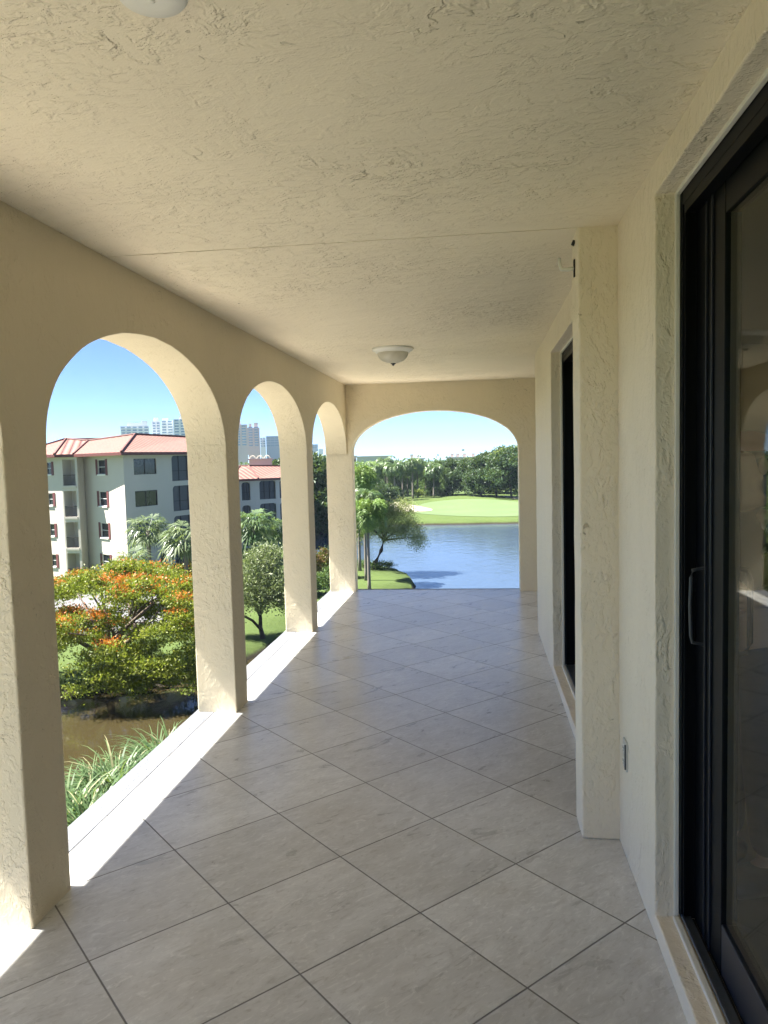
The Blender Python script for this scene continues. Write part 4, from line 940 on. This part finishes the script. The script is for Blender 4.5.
def hip_roof(put, chain, ridge, eave, name='roof'):
    """closed eave chain (2D, left to right seen from the viewer, then round the back) and matching ridge points (x, y, z)"""
    bm = bmesh.new(); n = len(chain)
    for i in range(n):
        j = (i+1) % n; a, b = Vector((*chain[i], eave)), Vector((*chain[j], eave)); ra, rb = Vector(ridge[i]), Vector(ridge[j])
        pts = [a, b, rb] if (ra-rb).length < .01 else [a, b, rb, ra]
        roof_plane(bm, pts, a, b)
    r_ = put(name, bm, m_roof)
    bm = bmesh.new()
    for i in range(n):
        j = (i+1) % n; A, d, nn, L = wallframe(chain[i], chain[j]); quad_box(bm, A, d, nn, 0, L, -.06, 0.0, eave-.28, eave-.002)
    f = bm.faces.new([bm.verts.new((*q, eave-.10)) for q in chain])
    put('fascia', bm, m_fascia, r_)
    bm = bmesh.new()                                            # ridge and hip caps
    for i in range(n):
        a = Vector((*chain[i], eave)); ra, rb = Vector(ridge[i]), Vector(ridge[(i+1) % n])
        if (a-ra).length < 14: tube(bm, [a+Vector((0, 0, .04)), ra+Vector((0, 0, .05))], [.12, .12], 6)
        if (ra-rb).length > .05: tube(bm, [ra+Vector((0, 0, .05)), rb+Vector((0, 0, .05))], [.12, .12], 6)
    put('ridge_tiles', bm, m_roof, r_)
def pol(px, D): v = at_d(px, 465, D); return (v.x, v.y)
gz1 = GZ-0.1; E1 = 2.85
P0, P1, P2, P3, P4, P5 = pol(18, 86), pol(61, 80.3), pol(77, 79.3), pol(84, 81.0), pol(123.5, 74), pol(212, 84)
SH = [0, 1, 2, 3]
faces1 = [
    [('shut', .66, .78, 1.15, 2.35)],
    [('balcony', .08, .86, 0.02, 2.55)],
    [],
    [('shut', .36, .56, 1.05, 2.45)],
    [('win', .10, .335, 0.95, 2.45, [1, 2, 3]), ('win', .335, .42, 0.1, 2.3, [0]), ('lanai', .505, .80, 0.15, 2.72), ('lanai', .83, .98, .15, 2.72)]]
back1 = [(P5[0]-9, P5[1]+14), (P0[0]-2, P0[1]+16)]
c1, put1 = condo('white_condo', 'white four storey condo building with a clay tile roof and maroon shutters', [P0, P1, P2, P3, P4, P5], faces1, E1, 2.0, gz1, 4, back1)
Pm = ((P2[0]*.5+P3[0]*.5), (P2[1]*.5+P3[1]*.5))
ch = offset_plan([P0, P1, Pm, P4, P5], 1.0)+[(back1[0][0]+.5, back1[0][1]+.6), (back1[1][0]-.5, back1[1][1]+.6)]
def rp(px, py, D): v = at_d(px, py, D); return (v.x, v.y, v.z)
rA = rp(66, 439, 88); rB = rp(135, 434.5, 83); rC = (P5[0]-4.6, P5[1]+6, rB[2]-.1); rV = rp(88, 441, 86)
hip_roof(put1, ch, [rA, rA, rV, rB, rC, rC, (rA[0]-.5, rA[1]+2, rA[2])], E1)
# lower wing seen through the second arch
gz2 = GZ; E2 = -0.45
Q0, Q1, Q2 = pol(226, 97), pol(255, 98.5), pol(294, 101.5)
faces2 = [[('lanai', .50, .80, .2, 2.5)], [('lanai', .09, .50, .2, 2.6), ('lanai', .60, .93, .2, 2.6)]]
c2, put2 = condo('lower_condo', 'lower white condo wing with screened porches seen in the second arch', [Q0, Q1, Q2], faces2, E2, 1.6, gz2, 3, [pol(296, 115), (Q0[0]-1, Q0[1]+13)])
ch2 = offset_plan([Q0, Q1, Q2], .8)+[pol(299, 116), (Q0[0]-1.5, Q0[1]+13.6)]
rD = rp(240, 466.2, 104); rE = rp(288, 466.2, 108)
hip_roof(put2, ch2, [rD, (rD[0]+1.2, rD[1], rD[2]), rE, rE, (rD[0], rD[1]+1, rD[2])], E2)
v = Vector(rp(261, 466, 109)); bm = bmesh.new(); obox(bm, v, Vector((.97, .24, 0)), Vector((-.24, .97, 0)), 1.55, 1.2, E2+.3, v.z+0.9); obox(bm, v, Vector((.97, .24, 0)), Vector((-.24, .97, 0)), 1.75, 1.4, v.z+.901, v.z+1.05)
tw = put2('roof_turret', bm, m_condo)
bm = bmesh.new()
for k in range(3):
    for a_ in range(8):
        t0, t1 = math.pi*a_/8, math.pi*(a_+1)/8; cx = v.x-1.0+k*1.0; cy = v.y-.6+k*.2
        tube(bm, [(cx+.42*math.cos(t0), cy, v.z+1.05+.42*math.sin(t0)), (cx+.42*math.cos(t1), cy, v.z+1.05+.42*math.sin(t1))], [.07, .07], 5)
put2('parapet_loops', bm, m_condo, tw)
# ---- towers on the skyline
def tower(label, px0, px1, ptop, D, m, style, seed=0, steps=()):
    a, b = Vector((*pol(px0, D), 0)), Vector((*pol(px1, D), 0)); d = (b-a); Lw = d.length; d.normalize(); n = Vector((d.y, -d.x, 0)); c = (a+b)/2+(-n)*11
    zt = at_d((px0+px1)/2, ptop, D).z; t = thing('residential_tower', label, 'tower', (c.x, c.y, GZ), 0); inv = Matrix.Translation(-Vector(t.location))
    def put(nm, bm, mm): o = obj(nm, bm, mm); o.parent = t; o.matrix_parent_inverse = inv; return o
    bm = bmesh.new(); obox(bm, c, d, n, Lw/2, 11, GZ-1, zt)
    for (f0, f1, dz) in steps: obox(bm, a+d*Lw*(f0+f1)/2-n*11, d, n, Lw*(f1-f0)/2, 8, zt+.01, zt+dz)
    put('body', bm, m)
    bs, bw = bmesh.new(), bmesh.new(); z = GZ+30; fl = 3.1; nb = max(2, int(Lw/5.2))
    while z < zt-1.5:
        if style == 'balcony': quad_box(bs, a, d, n, .4, Lw-.4, .0, 1.3, z, z+.9)
        for k in range(nb):
            u0 = Lw*(k+.14)/nb; u1 = Lw*(k+(.80 if style != 'glass' else .97))/nb
            quad_box(bw, a, d, n, u0 if style != 'glass' else Lw*(k+.03)/nb, u1, .02, .12, z+(1.0 if style == 'balcony' else .9 if style == 'window' else .5), z+fl-.35)
        z += fl
    if style == 'balcony': tag(put('balconies', bs, m), kind='stuff')
    else: bs.free()
    tag(put('windows', bw, m_tint), kind='stuff')
    if style == 'window':
        bm = bmesh.new()
        for k in range(nb+1): quad_box(bm, a, d, n, Lw*k/nb-.35, Lw*k/nb+.35, .01, .9, GZ+20, zt-.2)
        put('fins', bm, m)
tower('long white balcony tower at the left end of the skyline above the clay roof', 122, 151, 426, 900, m_towerw, 'balcony', steps=((.25, .75, 4), (.75, .95, 6)))
tower('narrow white tower with a domed top in the skyline above the clay roof', 154, 162, 421, 930, m_towerw, 'window', steps=((.2, .8, 4),))
tower('white tower with blue windows beside the narrow one above the clay roof', 163, 175, 420.5, 900, m_towerw, 'balcony', steps=((.1, .6, 3),))
tower('tallest white tower touching the second pillar above the clay roof', 175.5, 194, 419, 880, m_towerw, 'window', steps=((.3, .7, 4),))
tower('pinkish tower at the left edge of the second arch', 236, 248.5, 424.5, 900, m_towerp, 'window', steps=((.2, .5, 4),))
tower('pinkish tower with rounded caps in the second arch', 249, 260.5, 427.5, 940, m_towerp, 'window', steps=((.1, .35, 5), (.55, .9, 6)))
tower('slim pale green blue tower right of the pink ones in the second arch', 261, 266.5, 437.5, 1000, m_towerw, 'balcony')
tower('wide blue grey glass tower at the right of the second arch', 267, 284, 436, 960, m_towerg, 'glass')
tower('blue glass tower seen through the third arch', 311, 318.5, 445, 1150, m_towerg, 'glass')
tower('paler slim tower right of the blue one in the third arch', 319, 323.5, 449, 1200, m_towerw, 'balcony')
# ---- low buildings beyond the far trees
def far_block(label, px0, px1, ptop, D, m, wins, name='far_building', slope=0.0):
    a, b = Vector((*pol(px0, D), 0)), Vector((*pol(px1, D), 0)); d = b-a; Lw = d.length; d.normalize(); n = Vector((d.y, -d.x, 0)); zt = at_d(px0, ptop, D).z
    t = thing(name, label, 'building', (a.x, a.y, GZ)); inv = Matrix.Translation(-Vector(t.location))
    def put(nm, bm, mm, par=None):
        o = obj(nm, bm, mm)
        if par: o.parent = par
        else: o.parent = t; o.matrix_parent_inverse = inv
        return o
    bm = bmesh.new(); quad_box(bm, a, d, n, 0, Lw, -12, 0, GZ-.5, zt); put('wall', bm, m)
    bm = bmesh.new(); quad_box(bm, a, d, n, -.3, Lw+.3, -12.3, .3, zt+.001, zt+.45); rf_ = put('roof', bm, m_condo2 if m is m_condo else m_condo)
    for (f, zz_) in wins:
        bm = bmesh.new(); quad_box(bm, a, d, n, Lw*f, Lw*f+1.1, .005, .06, zt-zz_-1.0, zt-zz_); put('window', bm, m_pane)
    return t, put, a, d, n, Lw, zt
far_block('grey white flat roofed building beyond the palms at the left of the end arch', 357, 391, 457.5, 300, m_condo2, [(.25, 3.2), (.45, 4.6), (.62, 1.2), (.8, 3.4), (.12, 4.8)])
far_block('small brownish building at the left edge of the end arch', 348, 356.5, 457.0, 320, m_towerp, [(.3, 1), (.6, 1), (.3, 3.6), (.6, 3.6)])
t, put, a, d, n, Lw, zt = far_block('pale house with a stepped pink gable peeking over the palms', 409, 424, 459.5, 330, m_condo, [(.2, .8), (.6, .8)])
bm = bmesh.new(); quad_box(bm, a, d, n, Lw*.1, Lw*.3, -3, -1, zt+.45, zt+2.2); quad_box(bm, a, d, n, Lw*.55, Lw*.7, -3, -1, zt+.45, zt+1.6); put('chimney', bm, m_condo)
t, put, a, d, n, Lw, zt = far_block('pale rooftops with small chimneys peeking over the wood', 447, 478, 458.2, 340, m_condo, [(.2, .8), (.6, .8), (.85, .8)])
bm = bmesh.new()
for f in (.12, .3, .52, .8): quad_box(bm, a, d, n, Lw*f, Lw*f+1.4, -3, -1, zt+.45, zt+1.9)
put('chimney', bm, m_towerp)
# ---- person behind the glass door, holding the inner handle
def skin(name, nodes, links, m, parent=None, root=0, sub=2, bran=0.3):
    me = bpy.data.meshes.new(name); me.from_pydata([Vector(q[:3]) for q in nodes], links, []); me.materials.append(m)
    o = bpy.data.objects.new(name, me); link(o, parent); md = o.modifiers.new('skin', 'SKIN'); md.use_smooth_shade = True
    for i, q in enumerate(nodes): me.skin_vertices[0].data[i].radius = (q[3], q[4] if len(q) > 4 else q[3])
    me.skin_vertices[0].data[root].use_root = True
    s = o.modifiers.new('sub', 'SUBSURF'); s.levels = sub; s.render_levels = sub; return o
m_skin = simple('skin', (0.58, 0.36, 0.26), 0.5); m_shirt = simple('black_shirt', (0.012, 0.012, 0.014), 0.85); m_pants = simple('dark_trousers', (0.03, 0.032, 0.04), 0.85); m_cap = simple('rust_red_cap', (0.26, 0.065, 0.03), 0.8)
m_shoe = simple('shoe', (0.05, 0.045, 0.04), 0.5)
t_p = Vector((0.985, 2.93, 0.006)); FA = R(205)            # local +X of the figure is where it faces
fo_ = Vector((math.cos(FA), math.sin(FA), 0)); le = Vector((-math.sin(FA), math.cos(FA), 0))
def BL(f, l, z): q = fo_*f+le*l; return (q.x, q.y, z)
person = thing('person', 'person in black shirt and rust red cap behind the glass door, hand on its handle', 'person', t_p)
hand_w = Vector((0.755, 2.30, 1.17))-t_p
sh_r = BL(0.0, .17, 1.36)
sh_l = BL(0.0, -.17, 1.36)
el = (Vector(sh_r)+hand_w)/2+Vector((0.02, -.03, -.12)); wr = hand_w+(el-hand_w).normalized()*0.085
nodes = [(*BL(0, 0, .95), .135, .10), (*BL(0, 0, 1.08), .13, .095), (*BL(0, 0, 1.25), .15, .10), (*BL(0, 0, 1.36), .11, .085), (*BL(.005, 0, 1.42), .055), (*BL(.02, 0, 1.47), .052), (*BL(.025, 0, 1.545), .078, .092), (*BL(.02, 0, 1.61), .07, .085),
         (*sh_r, .058), (*el, .043), (*wr, .027), (*sh_l, .058), (*BL(-.02, -.22, 1.10), .044), (*BL(.06, -.21, .86), .027), (*BL(.09, -.205, .79), .03),
         (*BL(0, .09, .88), .09), (*BL(.02, .10, .48), .058), (*BL(-.01, .10, .09), .036), (*BL(.13, .11, .035), .034), (*BL(0, -.09, .88), .09), (*BL(.01, -.10, .48), .058), (*BL(-.02, -.10, .09), .036), (*BL(.12, -.11, .035), .034)]
links = [(0, 1), (1, 2), (2, 3), (3, 4), (4, 5), (5, 6), (6, 7), (3, 8), (8, 9), (9, 10), (3, 11), (11, 12), (12, 13), (13, 14), (0, 15), (15, 16), (16, 17), (17, 18), (0, 19), (19, 20), (20, 21), (21, 22)]
n0 = len(nodes); hd = (hand_w-wr).normalized(); sdv = hd.cross(Vector((0, 0, 1))).normalized()
nodes.append((*(wr+hd*.045), .03, .02)); links.append((10, n0))
for k in range(4):                                       # fingers curling round the upright handle
    zo = Vector((0, 0, .03-.021*k)); b0 = wr+hd*.075+zo; ln = (.034, .038, .035, .028)[k]
    i = len(nodes); nodes += [(*b0, .010), (*(b0+hd*ln+sdv*.004), .009), (*(b0+hd*ln*1.05+sdv*.03), .008), (*(b0+hd*ln*.5+sdv*.042), .007)]; links += [(n0, i), (i, i+1), (i+1, i+2), (i+2, i+3)]
i = len(nodes); nodes += [(*(wr+hd*.04+Vector((0, 0, .03))-sdv*.0), .012), (*(wr+hd*.07+Vector((0, 0, .055))+sdv*.015), .010), (*(wr+hd*.09+Vector((0, 0, .05))+sdv*.035), .008)]; links += [(n0, i), (i, i+1), (i+1, i+2)]
skin('body', nodes, links, m_skin, person)
# face and ears, hair, cap
hc = Vector(BL(.03, 0, 1.555))
bm = bmesh.new()
def ell(bm, c, r, seg=14):
    m4 = Matrix.Translation(c) @ Matrix.Rotation(FA, 4, 'Z') @ Matrix.Diagonal((*r, 1)); bmesh.ops.create_uvsphere(bm, u_segments=seg, v_segments=seg, radius=1, matrix=m4)
ell(bm, Vector(BL(.118, 0, 1.545)), (.022, .014, .024)); ell(bm, Vector(BL(.01, .082, 1.55)), (.02, .012, .032)); ell(bm, Vector(BL(.01, -.082, 1.55)), (.02, .012, .032)); obj('nose_and_ears', bm, m_skin, person, True)
bm = bmesh.new()
for s in (-1, 1): ell(bm, Vector(BL(.100, s*.031, 1.572)), (.008, .012, .008))
obj('eyes', bm, m_dark, person, True)
bm = bmesh.new(); ell(bm, Vector(BL(.104, 0, 1.502)), (.009, .024, .006)); obj('mouth', bm, simple('lips', (.35, .12, .1), .5), person, True)
bm = bmesh.new(); ell(bm, Vector(BL(.005, 0, 1.605)), (.112, .092, .075), 20)
bmesh.ops.delete(bm, geom=[v for v in bm.verts if v.co.z < 1.60], context='VERTS'); obj('cap', bm, m_cap, person, True)
bm = bmesh.new(); ell(bm, Vector(BL(.12, 0, 1.602)), (.075, .07, .008), 16); obj('cap_brim', bm, m_cap, person, True)
bm = bmesh.new(); ell(bm, Vector(BL(-.03, 0, 1.565)), (.085, .09, .06), 16); obj('hair', bm, m_dark, person, True)
skin('shirt', [(*BL(0, 0, .93), .15, .115), (*BL(0, 0, 1.08), .145, .11), (*BL(0, 0, 1.25), .165, .115), (*BL(0, 0, 1.375), .12, .095), (*sh_r, .072), (*(Vector(sh_r).lerp(el, .62)), .062), (*sh_l, .072), (*BL(-.012, -.205, 1.20), .062)],
     [(0, 1), (1, 2), (2, 3), (3, 4), (4, 5), (3, 6), (6, 7)], m_shirt, person)
skin('trousers', [(*BL(0, 0, .98), .147, .115), (*BL(0, .09, .86), .10), (*BL(.02, .10, .48), .075), (*BL(-.01, .10, .10), .06), (*BL(0, -.09, .86), .10), (*BL(.01, -.10, .48), .075), (*BL(-.02, -.10, .10), .06)],
     [(0, 1), (1, 2), (2, 3), (0, 4), (4, 5), (5, 6)], m_pants, person)
for s, xo in ((.105, .0), (-.105, -.01)):
    bm = bmesh.new(); ell(bm, Vector(BL(.06+xo, s, .035)), (.155, .066, .06), 14); obj('shoe', bm, m_shoe, person, True)

if HAZE:
    m, nt, out = mat('haze_air'); v_ = N(nt, 'ShaderNodeVolumePrincipled', {'Color': (0.66, 0.82, 1.0, 1), 'Density': HAZE, 'Anisotropy': 0.2}); nt.links.new(v_.outputs[0], out.inputs['Volume'])
    bm = bmesh.new(); box(bm, -1710, 1710, -1710, 1710, WZ-2.6, 76); hz_ = obj('haze', bm, m); tag(hz_, kind='stuff')

SUN_E, SKY_E, EXPO = 5.0, 0.05, 2.42
# ------------------------------------------------------------------ light, world, camera
sd = Vector((-1, -SUNY, SLOPE)).normalized()
sun = bpy.data.lights.new('sun', 'SUN'); sun.energy = SUN_E; sun.angle = R(0.53); sun.color = (1.0, 0.955, 0.88)
so = bpy.data.objects.new('sun', sun); COL.objects.link(so); so.rotation_euler = sd.to_track_quat('Z', 'Y').to_euler(); so.location = (0, 0, 50)
w = bpy.data.worlds.new('World'); S.world = w; w.use_nodes = True; nt = w.node_tree; nt.nodes.clear()
wo = nt.nodes.new('ShaderNodeOutputWorld'); bg = nt.nodes.new('ShaderNodeBackground'); sk = nt.nodes.new('ShaderNodeTexSky')
sk.sky_type = 'NISHITA'; sk.sun_disc = False; sk.sun_elevation = math.asin(sd.z); sk.sun_rotation = math.atan2(sd.x, sd.y) % (2*math.pi)
sk.air_density = 0.85; sk.dust_density = 0.0; sk.ozone_density = 6.0; sk.altitude = 6000
nt.links.new(sk.outputs[0], bg.inputs[0]); bg.inputs[1].default_value = SKY_E; nt.links.new(bg.outputs[0], wo.inputs[0])
cam = bpy.data.cameras.new('camera'); co = bpy.data.objects.new('camera', cam); COL.objects.link(co)
cam.sensor_fit = 'VERTICAL'; cam.sensor_height = 24; cam.lens = F/1024*24; cam.clip_start = 0.02; cam.clip_end = 12000
mw = Matrix((RT, UP, -FW)).transposed().to_4x4(); mw.translation = Vector((0, 0, EYE)); co.matrix_world = mw
S.camera = co
S.view_settings.view_transform = 'Standard'; S.view_settings.look = 'None'; S.view_settings.gamma = 1; S.view_settings.use_curve_mapping = False
S.view_settings.exposure = EXPO
S.render.engine = 'CYCLES'
try:
    S.cycles.max_bounces = 14; S.cycles.diffuse_bounces = 8; S.cycles.transparent_max_bounces = 16; S.cycles.glossy_bounces = 6
except Exception: pass
S.render.resolution_x = 768; S.render.resolution_y = 1024
